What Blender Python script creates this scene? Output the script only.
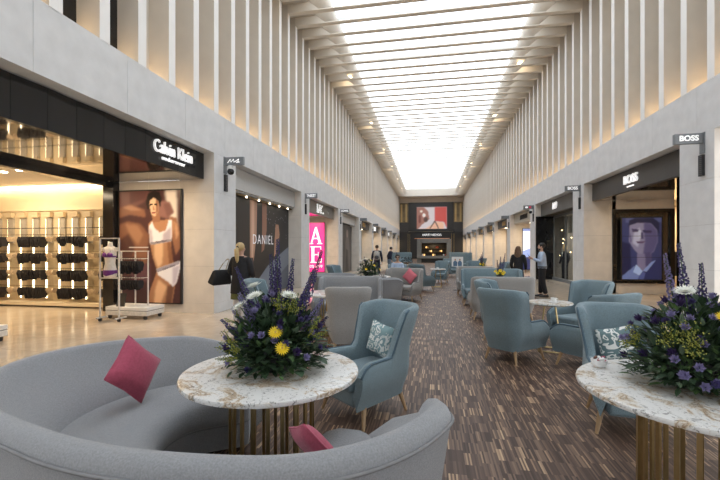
import bpy, bmesh, math, random
from mathutils import Vector, Matrix, noise as mnoise

for _o in list(bpy.data.objects):
    bpy.data.objects.remove(_o, do_unlink=True)
scene = bpy.context.scene
COL = scene.collection
R = math.radians

# ------------------------------------------------------------------ camera
CAM_H = 1.55
YAW = math.atan(70 / 385.0)
cam_d = bpy.data.cameras.new('camera')
cam_d.sensor_width = 36.0
cam_d.lens = 385.0 / 720.0 * 36.0
cam_d.shift_y = 9.4 / 720.0
cam_d.clip_end = 300
cam = bpy.data.objects.new('camera', cam_d)
COL.objects.link(cam)
cam.location = (0, 0, CAM_H)
cam.rotation_euler = (R(90), 0, YAW)
scene.camera = cam

# ------------------------------------------------------------------ sky, exposure
world = bpy.data.worlds.new('overcast_sky')
scene.world = world
world.use_nodes = True
_bg = world.node_tree.nodes['Background']
_bg.inputs[0].default_value = (0.90, 0.95, 1.0, 1)
_bg.inputs[1].default_value = 3.2
scene.view_settings.view_transform = 'Standard'
scene.view_settings.look = 'None'
scene.view_settings.gamma = 1.0
scene.view_settings.use_curve_mapping = False
scene.view_settings.exposure = 0.0
scene.cycles.max_bounces = 10
scene.cycles.diffuse_bounces = 6
scene.cycles.glossy_bounces = 4
scene.cycles.transparent_max_bounces = 10
scene.cycles.sample_clamp_indirect = 6.0
scene.cycles.use_denoising = True

# ------------------------------------------------------------------ constants of the place
WL, WR = -5.12, 5.38          # aisle faces of the two side walls
Z_OPEN, Z_LEDGE = 3.88, 4.88  # opening head, top of stone fascia
Z_BEAM = 10.2
Y0, Y1 = -8.0, 66.0
BAY = 6.4
J0 = 8.5                      # far jamb of the nearest bay; columns stand at J0 + k*BAY
COLW = 1.05
FIN_PITCH, FIN_W, FIN_D = 0.8167, 0.2, 0.45
FIN_Y = 15.85 - 29 * FIN_PITCH   # near edge of the first fin and beam

# skylight portal (guides the sampling of the daylight that falls through the roof light)
pl = bpy.data.lights.new('skylight_portal', 'AREA')
pl.shape = 'RECTANGLE'; pl.size = 7.3; pl.size_y = 70.0
pl.cycles.is_portal = True
plo = bpy.data.objects.new('skylight_portal', pl); COL.objects.link(plo)
plo.location = (0.1, 29.0, 11.0)

# ------------------------------------------------------------------ materials
MATS = {}
def new_mat(name):
    m = bpy.data.materials.new(name); m.use_nodes = True
    nt = m.node_tree
    return m, nt, nt.nodes['Principled BSDF']

def N(nt, t, **kw):
    n = nt.nodes.new(t)
    for k, v in kw.items():
        setattr(n, k, v)
    return n

def M(name, col, rough=0.6, metal=0.0, var=0.12, scale=18.0, bump=0.0, bscale=None, spec=0.5, detail=4, sheen=0.0, coat=0.0, stretch=None):
    if name in MATS: return MATS[name]
    m, nt, p = new_mat(name)
    tc = N(nt, 'ShaderNodeTexCoord')
    src = tc.outputs['Object']
    if stretch:
        mp = N(nt, 'ShaderNodeMapping'); mp.inputs['Scale'].default_value = stretch
        nt.links.new(src, mp.inputs['Vector']); src = mp.outputs[0]
    nz = N(nt, 'ShaderNodeTexNoise'); nz.inputs['Scale'].default_value = scale; nz.inputs['Detail'].default_value = detail
    nt.links.new(src, nz.inputs['Vector'])
    rp = N(nt, 'ShaderNodeValToRGB')
    rp.color_ramp.elements[0].position = 0.3; rp.color_ramp.elements[1].position = 0.7
    rp.color_ramp.elements[0].color = (*[c * (1 - var) for c in col], 1)
    rp.color_ramp.elements[1].color = (*[min(1, c * (1 + var)) for c in col], 1)
    nt.links.new(nz.outputs['Fac'], rp.inputs['Fac'])
    nt.links.new(rp.outputs['Color'], p.inputs['Base Color'])
    p.inputs['Roughness'].default_value = rough
    p.inputs['Metallic'].default_value = metal
    p.inputs['Specular IOR Level'].default_value = spec
    if sheen: p.inputs['Sheen Weight'].default_value = sheen
    if coat: p.inputs['Coat Weight'].default_value = coat
    if bump:
        n2 = N(nt, 'ShaderNodeTexNoise'); n2.inputs['Scale'].default_value = bscale or scale * 4; n2.inputs['Detail'].default_value = 3
        nt.links.new(src, n2.inputs['Vector'])
        b = N(nt, 'ShaderNodeBump'); b.inputs['Strength'].default_value = bump; b.inputs['Distance'].default_value = 0.01
        nt.links.new(n2.outputs['Fac'], b.inputs['Height']); nt.links.new(b.outputs['Normal'], p.inputs['Normal'])
    MATS[name] = m
    return m

def E(name, col, strength):
    if name in MATS: return MATS[name]
    m, nt, p = new_mat(name)
    p.inputs['Base Color'].default_value = (*col, 1)
    p.inputs['Emission Color'].default_value = (*col, 1)
    p.inputs['Emission Strength'].default_value = strength
    MATS[name] = m
    return m

def glass_mat(name, tint=(1, 1, 1), refl=0.12, rough=0.02):
    if name in MATS: return MATS[name]
    m = bpy.data.materials.new(name); m.use_nodes = True
    nt = m.node_tree; nt.nodes.clear()
    out = N(nt, 'ShaderNodeOutputMaterial'); mix = N(nt, 'ShaderNodeMixShader')
    tr = N(nt, 'ShaderNodeBsdfTransparent'); tr.inputs[0].default_value = (*tint, 1)
    gl = N(nt, 'ShaderNodeBsdfGlossy'); gl.inputs['Roughness'].default_value = rough
    gl.inputs['Color'].default_value = (0.95, 0.95, 0.95, 1)
    fr = N(nt, 'ShaderNodeLayerWeight'); fr.inputs['Blend'].default_value = 0.5
    pw = N(nt, 'ShaderNodeMath', operation='POWER'); pw.inputs[1].default_value = 5.0
    nt.links.new(fr.outputs['Facing'], pw.inputs[0])
    ma = N(nt, 'ShaderNodeMath', operation='MULTIPLY_ADD'); ma.inputs[1].default_value = refl * 3; ma.inputs[2].default_value = refl
    nt.links.new(pw.outputs[0], ma.inputs[0]); nt.links.new(ma.outputs[0], mix.inputs['Fac'])
    nt.links.new(tr.outputs[0], mix.inputs[1]); nt.links.new(gl.outputs[0], mix.inputs[2])
    nt.links.new(mix.outputs[0], out.inputs['Surface'])
    MATS[name] = m
    return m

STONE = M('fascia_limestone', (0.655, 0.655, 0.655), 0.75, var=0.07, scale=3, bump=0.12, bscale=60)
JAMB = M('warm_lit_limestone', (0.70, 0.65, 0.59), 0.7, var=0.08, scale=2.5, bump=0.08, bscale=50)  # same limestone, with the warm shop light on the jambs tinted in
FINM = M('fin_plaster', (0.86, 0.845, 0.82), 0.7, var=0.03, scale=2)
FINS = M('shaded_plaster', (0.66, 0.605, 0.53), 0.75, var=0.04, scale=2)  # fin plaster with the shade of the fin sides put into its colour
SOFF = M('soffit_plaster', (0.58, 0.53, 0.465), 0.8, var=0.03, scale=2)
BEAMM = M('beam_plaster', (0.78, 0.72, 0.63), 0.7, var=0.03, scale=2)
JOINT = M('joint_mortar', (0.28, 0.27, 0.26), 0.9)
TILE = M('cream_marble_tile', (0.56, 0.46, 0.355), 0.16, var=0.16, scale=2.2, detail=8, spec=0.55)
TILEJ = M('tile_joint', (0.36, 0.30, 0.23), 0.6)
BLACK = M('black_gloss', (0.012, 0.012, 0.013), 0.12, var=0.2, scale=5)
BLACKM = M('black_matt', (0.02, 0.02, 0.021), 0.55, var=0.2)
SIGNG = M('grey_sign_metal', (0.22, 0.235, 0.25), 0.4, metal=0.3, var=0.06)
SIGNP = M('pale_grey_sign_panel', (0.50, 0.50, 0.49), 0.5, var=0.05)
DKBROWN = M('bronze_sign_panel', (0.045, 0.042, 0.040), 0.35, var=0.1)
WHITE = M('white_paint', (0.80, 0.80, 0.79), 0.45, var=0.03)
LETTER = E('lit_white_letter', (1.0, 1.0, 1.0), 0.55)
BLUEF = M('blue_wool', (0.165, 0.228, 0.258), 0.9, var=0.25, scale=150, bump=0.35, bscale=500, sheen=0.25, spec=0.2)
BLUEP = M('blue_piping', (0.07, 0.115, 0.15), 0.9, var=0.15, scale=100)
GREYF = M('grey_wool', (0.252, 0.258, 0.270), 0.9, var=0.16, scale=130, bump=0.35, bscale=500, sheen=0.25, spec=0.2)
GREYF2 = M('warm_grey_wool', (0.305, 0.297, 0.285), 0.9, var=0.18, scale=150, bump=0.35, bscale=500, sheen=0.25, spec=0.2)
GREYP = M('grey_piping', (0.20, 0.20, 0.205), 0.9, var=0.1)
PINKF = M('raspberry_cotton', (0.37, 0.070, 0.115), 0.85, var=0.12, scale=60, bump=0.2, bscale=300, sheen=0.2, spec=0.2)
PINKL = M('coral_cotton', (0.62, 0.16, 0.20), 0.85, var=0.1, scale=60)
OAK = M('oak_leg', (0.36, 0.235, 0.125), 0.45, var=0.2, scale=12, stretch=(6, 6, 0.6))
DKOAK = M('dark_leg', (0.10, 0.065, 0.04), 0.45, var=0.2, scale=12)
GOLD = M('antique_brass', (0.42, 0.31, 0.15), 0.32, metal=0.9, var=0.12, scale=8)
GOLDD = M('dark_brass', (0.20, 0.145, 0.07), 0.4, metal=0.8, var=0.12, scale=8)
SKIN = M('skin', (0.55, 0.34, 0.25), 0.55, var=0.05)

def marble():
    m, nt, p = new_mat('veined_marble')
    tc = N(nt, 'ShaderNodeTexCoord')
    n1 = N(nt, 'ShaderNodeTexNoise'); n1.inputs['Scale'].default_value = 4.5; n1.inputs['Detail'].default_value = 10; n1.inputs['Roughness'].default_value = 0.65; n1.inputs['Distortion'].default_value = 0.8
    nt.links.new(tc.outputs['Object'], n1.inputs['Vector'])
    r1 = N(nt, 'ShaderNodeValToRGB'); e = r1.color_ramp.elements
    e[0].position = 0.0; e[0].color = (0.62, 0.61, 0.58, 1); e[1].position = 1.0; e[1].color = (0.66, 0.66, 0.65, 1)
    for pos, c in ((0.50, (0.65, 0.645, 0.63, 1)), (0.545, (0.52, 0.44, 0.33, 1)), (0.562, (0.27, 0.17, 0.09, 1)), (0.58, (0.52, 0.45, 0.36, 1)), (0.615, (0.66, 0.66, 0.65, 1))):
        q = e.new(pos); q.color = c
    nt.links.new(n1.outputs['Fac'], r1.inputs['Fac'])
    n2 = N(nt, 'ShaderNodeTexNoise'); n2.inputs['Scale'].default_value = 34; n2.inputs['Detail'].default_value = 8; n2.inputs['Roughness'].default_value = 0.7; n2.inputs['Distortion'].default_value = 1.2
    nt.links.new(tc.outputs['Object'], n2.inputs['Vector'])
    r2 = N(nt, 'ShaderNodeValToRGB'); e = r2.color_ramp.elements
    e[0].position = 0.38; e[0].color = (0.16, 0.155, 0.15, 1); e[1].position = 0.45; e[1].color = (1, 1, 1, 1)
    nt.links.new(n2.outputs['Fac'], r2.inputs['Fac'])
    mx = N(nt, 'ShaderNodeMix', data_type='RGBA', blend_type='MULTIPLY'); mx.inputs['Factor'].default_value = 0.85
    nt.links.new(r1.outputs['Color'], mx.inputs['A']); nt.links.new(r2.outputs['Color'], mx.inputs['B'])
    nt.links.new(mx.outputs['Result'], p.inputs['Base Color'])
    p.inputs['Roughness'].default_value = 0.3
    MATS['marble'] = m
    return m
MARBLE = marble()

def parquet():
    """mosaic parquet: thin strips along the mall, in short staggered blocks"""
    m, nt, p = new_mat('mosaic_parquet')
    L = nt.links.new
    def MA(op, a, b=None, c=None):
        n = N(nt, 'ShaderNodeMath', operation=op)
        for i, v in enumerate((a, b, c)):
            if v is None: continue
            if isinstance(v, (int, float)): n.inputs[i].default_value = v
            else: L(v, n.inputs[i])
        return n.outputs[0]
    tc = N(nt, 'ShaderNodeTexCoord'); sp = N(nt, 'ShaderNodeSeparateXYZ'); L(tc.outputs['Object'], sp.inputs[0])
    x, y = sp.outputs[0], sp.outputs[1]
    sw, bl, per = 0.0125, 0.165, 10
    u = MA('DIVIDE', x, sw); ui = MA('FLOOR', u)
    bi = MA('FLOOR', MA('DIVIDE', u, per))
    wn0 = N(nt, 'ShaderNodeTexWhiteNoise', noise_dimensions='1D'); L(bi, wn0.inputs['W'])
    v = MA('ADD', MA('DIVIDE', y, bl), MA('MULTIPLY', wn0.outputs[0], 3.0)); vi = MA('FLOOR', v)
    cb = N(nt, 'ShaderNodeCombineXYZ'); L(ui, cb.inputs[0]); L(vi, cb.inputs[1])
    wn = N(nt, 'ShaderNodeTexWhiteNoise', noise_dimensions='3D'); L(cb.outputs[0], wn.inputs['Vector'])
    cb2 = N(nt, 'ShaderNodeCombineXYZ'); L(bi, cb2.inputs[0]); L(vi, cb2.inputs[1]); cb2.inputs[2].default_value = 7.3
    wb = N(nt, 'ShaderNodeTexWhiteNoise', noise_dimensions='3D'); L(cb2.outputs[0], wb.inputs['Vector'])
    f = MA('ADD', MA('MULTIPLY', wn.outputs[0], 0.78), MA('MULTIPLY', wb.outputs[0], 0.22))
    rp = N(nt, 'ShaderNodeValToRGB'); e = rp.color_ramp.elements
    e[0].position = 0.0; e[0].color = (0.045, 0.027, 0.020, 1)
    e[1].position = 1.0; e[1].color = (0.52, 0.37, 0.23, 1)
    for pos, c in ((0.35, (0.078, 0.048, 0.036, 1)), (0.60, (0.122, 0.077, 0.056, 1)), (0.78, (0.19, 0.122, 0.085, 1)), (0.90, (0.36, 0.24, 0.15, 1))):
        q = e.new(pos); q.color = c
    L(f, rp.inputs['Fac'])
    L(rp.outputs['Color'], p.inputs['Base Color'])
    fu = MA('FRACT', u); gap = MA('LESS_THAN', fu, 0.08)
    bp = N(nt, 'ShaderNodeBump'); bp.inputs['Strength'].default_value = 0.25; bp.inputs['Distance'].default_value = 0.001; bp.invert = True
    L(gap, bp.inputs['Height']); L(bp.outputs['Normal'], p.inputs['Normal'])
    p.inputs['Roughness'].default_value = 0.55; p.inputs['Specular IOR Level'].default_value = 0.3
    return m
PARQUET = parquet()

def pattern_cloth(name, bg, fg, scale=9):
    m, nt, p = new_mat(name)
    tc = N(nt, 'ShaderNodeTexCoord')
    n1 = N(nt, 'ShaderNodeTexNoise'); n1.inputs['Scale'].default_value = scale; n1.inputs['Detail'].default_value = 0.5; n1.inputs['Distortion'].default_value = 2.2
    nt.links.new(tc.outputs['Object'], n1.inputs['Vector'])
    rp = N(nt, 'ShaderNodeValToRGB'); rp.color_ramp.interpolation = 'CONSTANT'
    e = rp.color_ramp.elements
    e[0].position = 0; e[0].color = (*bg, 1); e[1].position = 0.49; e[1].color = (*fg, 1)
    q = e.new(0.66); q.color = (*bg, 1)
    nt.links.new(n1.outputs['Fac'], rp.inputs['Fac']); nt.links.new(rp.outputs['Color'], p.inputs['Base Color'])
    p.inputs['Roughness'].default_value = 0.9
    return m
LEAFC = pattern_cloth('leaf_print_cloth', (0.20, 0.31, 0.33), (0.68, 0.70, 0.68), 14)
LEAFD = pattern_cloth('scroll_print_cloth', (0.13, 0.20, 0.21), (0.72, 0.73, 0.70), 12)

# ------------------------------------------------------------------ mesh helpers
class MB:
    def __init__(s):
        s.v = []; s.f = []; s.m = []
    def add(s, vs, fs, mi=0):
        b = len(s.v); s.v += [tuple(p) for p in vs]
        for f in fs:
            s.f.append(tuple(i + b for i in f)); s.m.append(mi)
        return s
    def box(s, x0, x1, y0, y1, z0, z1, mi=0):
        vs = [(x, y, z) for z in (z0, z1) for y in (y0, y1) for x in (x0, x1)]
        return s.add(vs, [(0, 2, 3, 1), (4, 5, 7, 6), (0, 1, 5, 4), (2, 6, 7, 3), (0, 4, 6, 2), (1, 3, 7, 5)], mi)
    def ring(s, rings, closed=True, caps=True, mi=0):
        n = len(rings[0]); vs = [p for r in rings for p in r]; fs = []
        for i in range(len(rings) - 1):
            for j in range(n if closed else n - 1):
                k = (j + 1) % n
                fs.append((i * n + j, i * n + k, (i + 1) * n + k, (i + 1) * n + j))
        if caps:
            fs.append(tuple(range(n - 1, -1, -1))); b = (len(rings) - 1) * n
            fs.append(tuple(b + j for j in range(n)))
        return s.add(vs, fs, mi)
    def lathe(s, prof, c=(0, 0, 0), n=20, mi=0, sx=1, sy=1, caps=True):
        rings = [[(c[0] + r * sx * math.cos(2 * math.pi * j / n), c[1] + r * sy * math.sin(2 * math.pi * j / n), c[2] + z) for j in range(n)] for r, z in prof]
        return s.ring(rings, True, caps, mi)
    def tube(s, pts, r, n=6, mi=0):
        pts = [Vector(p) for p in pts]; rings = []
        for i, p in enumerate(pts):
            t = (pts[min(i + 1, len(pts) - 1)] - pts[max(i - 1, 0)]).normalized()
            a = Vector((0, 0, 1)) if abs(t.z) < 0.9 else Vector((1, 0, 0))
            u = t.cross(a).normalized(); w = t.cross(u).normalized()
            rr = r[i] if isinstance(r, (list, tuple)) else r
            rings.append([p + (u * math.cos(2 * math.pi * j / n) + w * math.sin(2 * math.pi * j / n)) * rr for j in range(n)])
        return s.ring(rings, True, True, mi)
    def ell(s, c, r, nu=10, nv=7, mi=0, rot=None):
        rings = []
        for i in range(1, nv):
            a = math.pi * i / nv
            rr = []
            for j in range(nu):
                q = Vector((r[0] * math.sin(a) * math.cos(2 * math.pi * j / nu), r[1] * math.sin(a) * math.sin(2 * math.pi * j / nu), -r[2] * math.cos(a)))
                if rot is not None: q = rot @ q
                rr.append(Vector(c) + q)
            rings.append(rr)
        return s.ring(rings, True, True, mi)
    def poly(s, pts, mi=0):
        return s.add(pts, [tuple(range(len(pts)))], mi)
    def mesh(s, name, mats, smooth=False):
        me = bpy.data.meshes.new(name); me.from_pydata(s.v, [], s.f); me.update()
        if not isinstance(mats, (list, tuple)): mats = [mats]
        for m in mats: me.materials.append(m)
        if len(mats) > 1: me.polygons.foreach_set('material_index', s.m)
        bm = bmesh.new(); bm.from_mesh(me); bmesh.ops.recalc_face_normals(bm, faces=bm.faces); bm.to_mesh(me); bm.free()
        if smooth:
            me.polygons.foreach_set('use_smooth', [True] * len(me.polygons))
            if smooth != 'all': me.set_sharp_from_angle(angle=R(42))
        return me
    def build(s, name, mats, parent=None, smooth=False, bevel=0, segs=2, subsurf=0, loc=None, rot=None):
        o = link(name, s.mesh(name, mats, smooth), parent)
        if bevel:
            b = o.modifiers.new('bevel', 'BEVEL'); b.width = bevel; b.segments = segs; b.limit_method = 'ANGLE'; b.angle_limit = R(40)
            if not smooth:
                o.data.polygons.foreach_set('use_smooth', [True] * len(o.data.polygons)); o.data.set_sharp_from_angle(angle=R(45))
        if subsurf:
            b = o.modifiers.new('sub', 'SUBSURF'); b.levels = subsurf; b.render_levels = subsurf
        if loc: o.location = loc
        if rot: o.rotation_euler = rot
        return o

def link(name, data, parent=None):
    o = bpy.data.objects.new(name, data); COL.objects.link(o)
    if parent is not None: o.parent = parent
    return o

def tag(o, label=None, cat=None, group=None, kind=None):
    if label: o['label'] = label
    if cat: o['category'] = cat
    if group: o['group'] = group
    if kind: o['kind'] = kind
    return o

def thing(name, label, cat, loc=(0, 0, 0), rz=0, group=None, scale=None):
    o = link(name, None); o.empty_display_size = 0.1
    o.location = loc; o.rotation_euler = (0, 0, rz)
    if scale: o.scale = (scale,) * 3 if isinstance(scale, (int, float)) else scale
    return tag(o, label, cat, group)

def struct(name, mb, mats, **kw):
    o = mb.build(name, mats, **kw)
    if o.parent is None: o['kind'] = 'structure'
    return o

def sroot(name):
    o = link(name, None); o.empty_display_size = 0.1; o['kind'] = 'structure'
    return o

def copy_tree(o, parent=None, loc=None, rz=None, label=None, group=None, scale=None):
    kids = [c for c in bpy.data.objects if c.parent == o] if parent is None else list(o.children)
    c = o.copy(); COL.objects.link(c)
    if parent is not None: c.parent = parent
    if loc is not None: c.location = loc
    if rz is not None: c.rotation_euler = (0, 0, rz)
    if label: c['label'] = label
    if group: c['group'] = group
    if scale: c.scale = (scale,) * 3
    for ch in kids: copy_tree(ch, c)
    return c

def text_part(name, body, size, mat, parent, loc, rot, extrude=0.012, xs=1.0, bold=0.0, align='CENTER', shear=0.0, spacing=1.0):
    cu = bpy.data.curves.new(name, 'FONT'); cu.body = body; cu.size = size; cu.extrude = extrude
    cu.align_x = align; cu.align_y = 'CENTER'; cu.offset = bold; cu.shear = shear; cu.space_character = spacing; cu.resolution_u = 4
    t = bpy.data.objects.new(name, cu); COL.objects.link(t)
    bpy.context.view_layer.update()
    me = bpy.data.meshes.new_from_object(t.evaluated_get(bpy.context.evaluated_depsgraph_get()))
    bpy.data.objects.remove(t, do_unlink=True); bpy.data.curves.remove(cu)
    me.materials.clear(); me.materials.append(mat)
    o = link(name, me, parent); o.location = loc; o.rotation_euler = rot; o.scale = (xs, 1, 1)
    return o
ROT_L = (R(90), 0, R(90))     # lettering on the left wall, read from the aisle
ROT_R = (R(90), 0, R(-90))    # lettering on the right wall
ROT_C = (R(90), 0, 0)         # lettering that looks back down the mall

# ================================================================== SETTING
# ---- floors
floor = sroot('floor')
floor['label'] = 'brown mosaic parquet aisle between cream stone tiled edges'
mb = MB(); mb.box(-16, -3.4, Y0, Y1 + 2, -0.2, -0.004); mb.box(3.4, 16, Y0, Y1 + 2, -0.2, -0.004)
mb.build('stone_bed', M('stone_bed', (0.50, 0.42, 0.325), 0.25, var=0.12, scale=1.5), floor)
mb = MB(); mb.box(-3.4, 3.4, Y0, Y1 + 2, -0.2, 0.0)
mb.build('parquet', PARQUET, floor)
mb = MB()
for x in (-3.4, 3.4): mb.box(x - 0.015, x + 0.015, Y0, Y1, -0.05, 0.002)
mb.build('edge_strip', M('floor_edge_brass', (0.25, 0.22, 0.18), 0.4, metal=0.6), floor)
T = 0.8
tm = MB().box(0.003, T - 0.003, 0.003, T - 0.003, -0.05, 0.0).mesh('stone_tile', TILE)
random.seed(3)
def tile_field(xs, y0, y1):
    for x in xs:
        y = y0
        while y < y1 - 0.01:
            o = link('stone_tile', tm, floor); o.location = (x, y, 0); y += T
tile_field([-3.42 - T * (i + 1) for i in range(2)], 3.2, 20.8)
tile_field([-3.42 - T * (i + 1) for i in range(2, 6)], 3.3, 8.9)
tile_field([3.42 + T * i for i in range(3)], 4.8, 24.0)

# ---- side walls: stone columns in courses, fascia panels, fins
def fascia_mesh(sgn):
    return MB().box(0, 0.5 * sgn, 0.003, 1.597, Z_OPEN, Z_LEDGE).mesh('fascia_panel', STONE)
for side, W, sgn in (('left', WL, -1), ('right', WR, 1)):
    wall = sroot('wall_' + side)
    wall['label'] = 'pale limestone shop wall with tall plaster fins on the %s side' % side
    fm = fascia_mesh(sgn)
    y = 5.8 - 1.6 * 9
    while y < Y1:
        o = link('fascia_panel', fm, wall); o.location = (W, y, 0); y += 1.6
    # joint backing
    MB().box(W + 0.01 * sgn, W + 0.49 * sgn, Y0, Y1, Z_OPEN + 0.01, Z_LEDGE - 0.01).build('joint_backing', JOINT, wall)
    # columns
    zs = [0, 0.24, 1.14, 2.04, 2.94, Z_OPEN]
    cms = [MB().box(0, 0.92 * sgn, 0, COLW, a + 0.002, b - 0.002).mesh('column_block', [JAMB]) for a, b in zip(zs, zs[1:])]
    for me in cms:
        me.materials.append(STONE)
        for p in me.polygons:
            if abs(p.normal.x) > 0.5: p.material_index = 1
    k = -2
    while J0 + k * BAY < Y1 - 1:
        for me in cms:
            o = link('column_block', me, wall); o.location = (W, J0 + k * BAY, 0)
        MB().box(W + 0.01 * sgn, W + 0.9 * sgn, J0 + k * BAY + 0.01, J0 + k * BAY + COLW - 0.01, 0, Z_OPEN).build('column_core', JOINT, wall)
        k += 1
    # fins
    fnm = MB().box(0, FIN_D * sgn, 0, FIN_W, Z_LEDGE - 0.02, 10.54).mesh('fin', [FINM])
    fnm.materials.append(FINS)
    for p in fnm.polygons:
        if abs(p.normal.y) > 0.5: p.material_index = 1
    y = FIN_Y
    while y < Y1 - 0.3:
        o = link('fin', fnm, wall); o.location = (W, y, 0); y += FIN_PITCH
    # wall behind the fins
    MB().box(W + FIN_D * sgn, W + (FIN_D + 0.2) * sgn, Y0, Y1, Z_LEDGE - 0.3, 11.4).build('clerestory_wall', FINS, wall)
    # warm LED strips lying on the ledge between the fins
    lm = MB().box(-0.03, 0.03, 0.06, 0.54, 0, 0.025).mesh('led_strip', E('warm_led', (1.0, 0.66, 0.30), 11.0))
    y = FIN_Y + FIN_W
    while y < Y1 - 0.5:
        o = link('led_strip', lm, wall); o.location = (W + 0.26 * sgn, y, Z_LEDGE); y += FIN_PITCH

# dark clerestory panes seen between the nearest fins of the left wall
for i, y in enumerate([FIN_Y + FIN_PITCH * k + FIN_W - 0.03 for k in (13, 14, 15, 16)]):
    w = MB().box(WL - FIN_D + 0.004, WL - FIN_D + 0.02, y, y + 0.67, Z_LEDGE, 10.1).build('window_%d' % (i + 2), BLACK)
    w['kind'] = 'structure'

# ---- ceiling
ceil = sroot('ceiling'); ceil['label'] = 'plaster soffits and thin cross beams under a long skylight'
SKL, SKR = -3.75, 3.95
bmb = MB()
for f0, f1 in ((0.0, FIN_W),):
    prof = [(WL - 0.02, Z_BEAM), (WR + 0.02, Z_BEAM), (WR + 0.02, 10.56), (SKR + 0.6, 10.56), (SKR + 0.2, Z_BEAM + 0.035), (SKL - 0.2, Z_BEAM + 0.035), (SKL - 0.6, 10.56), (WL - 0.02, 10.56)]
    bmb.ring([[(x, yy, z) for x, z in prof] for yy in (f0, f1)])
bm_ = bmb.mesh('beam', BEAMM)
y = FIN_Y
while y < Y1 - 2.3:
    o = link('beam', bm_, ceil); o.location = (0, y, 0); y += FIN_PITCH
for sgn, xw, xs in ((-1, WL - FIN_D - 0.1, SKL), (1, WR + FIN_D + 0.1, SKR)):
    prof = [(xw, 10.52), (xs + 0.75 * sgn, 10.52)]
    for i in range(1, 9):
        a = math.pi / 2 * i / 8
        prof.append((xs + 0.75 * sgn - 0.75 * sgn * math.sin(a), 10.52 + 0.42 * (1 - math.cos(a))))
    prof.append((xs, 11.1))
    back = [(x + 0.15 * sgn if i > 2 else x, z + 0.2) for i, (x, z) in enumerate(prof)]
    loop = prof + back[::-1]
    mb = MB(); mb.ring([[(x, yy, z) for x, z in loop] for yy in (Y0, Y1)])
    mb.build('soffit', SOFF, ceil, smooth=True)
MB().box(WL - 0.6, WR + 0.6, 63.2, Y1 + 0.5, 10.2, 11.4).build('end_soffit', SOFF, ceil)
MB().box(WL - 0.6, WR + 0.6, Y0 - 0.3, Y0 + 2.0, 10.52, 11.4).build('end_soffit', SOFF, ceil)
dl = MB().box(-0.3, 0.3, -0.14, 0.14, 0.0, 0.02).mesh('downlight', E('warm_downlight', (1.0, 0.80, 0.52), 5.0))
for X in (-4.3, 4.45):
    for k in range(-3, 6):
        yy = FIN_Y + FIN_PITCH * (33 + 9 * k) + FIN_W + 0.308
        o = link('downlight', dl, ceil); o.location = (X, yy, 10.497)
# skylight glazing
sky = sroot('window_1'); sky['label'] = 'long glazed skylight over the aisle'
pane = MB().box(SKL, SKR, 0.02, 3.58, 0, 0.02).mesh('pane', glass_mat('skylight_glass', (0.97, 0.985, 1.0), 0.015))
y = Y0 + 1.9
while y < 63.5:
    o = link('pane', pane, sky); o.location = (0, y, 11.06); y += 3.6
mb = MB(); y = Y0 + 1.9
while y < 63.6:
    mb.box(SKL, SKR, y - 0.02, y + 0.02, 11.04, 11.12); y += 3.6
mb.build('glazing_bar', WHITE, sky)

# ---- closing walls
struct('wall_back', MB().box(WL - 1, WR + 1, Y0 - 0.4, Y0, 0, 11.4), STONE)

# ================================================================== SHOPS
_pm = {}
def print_mat(col, em):
    key = (tuple(round(c, 3) for c in col), em)
    if key not in _pm:
        m, nt, p = new_mat('print')
        p.inputs['Base Color'].default_value = (*col, 1); p.inputs['Roughness'].default_value = 0.35
        if em:
            p.inputs['Emission Color'].default_value = (*col, 1); p.inputs['Emission Strength'].default_value = em
        _pm[key] = m
    return _pm[key]
def srgb(r, g, b):
    f = lambda c: (c / 255) / 12.92 if c <= 10 else ((c / 255 + 0.055) / 1.055) ** 2.4
    return (f(r), f(g), f(b))

def poster(name, label, cat, org, ud, w, h, layers, em=0.0, frame=BLACKM, border=0.03, thick=0.05, group=None, kind_part='print'):
    """flat printed panel: org = lower corner at u=0, ud = unit vector of reading direction"""
    root = thing(name, label, cat, org, group=group)
    u = Vector(ud); n = u.cross(Vector((0, 0, 1)))
    P = lambda a, b, d: tuple(u * (a * w) + Vector((0, 0, b * h)) + n * d)
    f = MB()
    def slab(a0, a1, b0, b1, d0, d1):
        vs = [P(a, b, d) for d in (d0, d1) for b in (b0, b1) for a in (a0, a1)]
        f.add(vs, [(0, 2, 3, 1), (4, 5, 7, 6), (0, 1, 5, 4), (2, 6, 7, 3), (0, 4, 6, 2), (1, 3, 7, 5)])
    bu, bv = border / w, border / h
    slab(-bu, 1 + bu, -bv, 1 + bv, 0.0, thick)
    f.build('frame', frame, root)
    mats, mb = [], MB()
    for i, (c, pts) in enumerate(layers):
        mm = print_mat(c, em)
        if mm not in mats: mats.append(mm)
        mb.poly([P(a, b, thick + 0.002 + 0.0012 * i) for a, b in pts], mats.index(mm))
    mb.build(kind_part, mats, root)
    return root, P
import numpy as np
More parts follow.
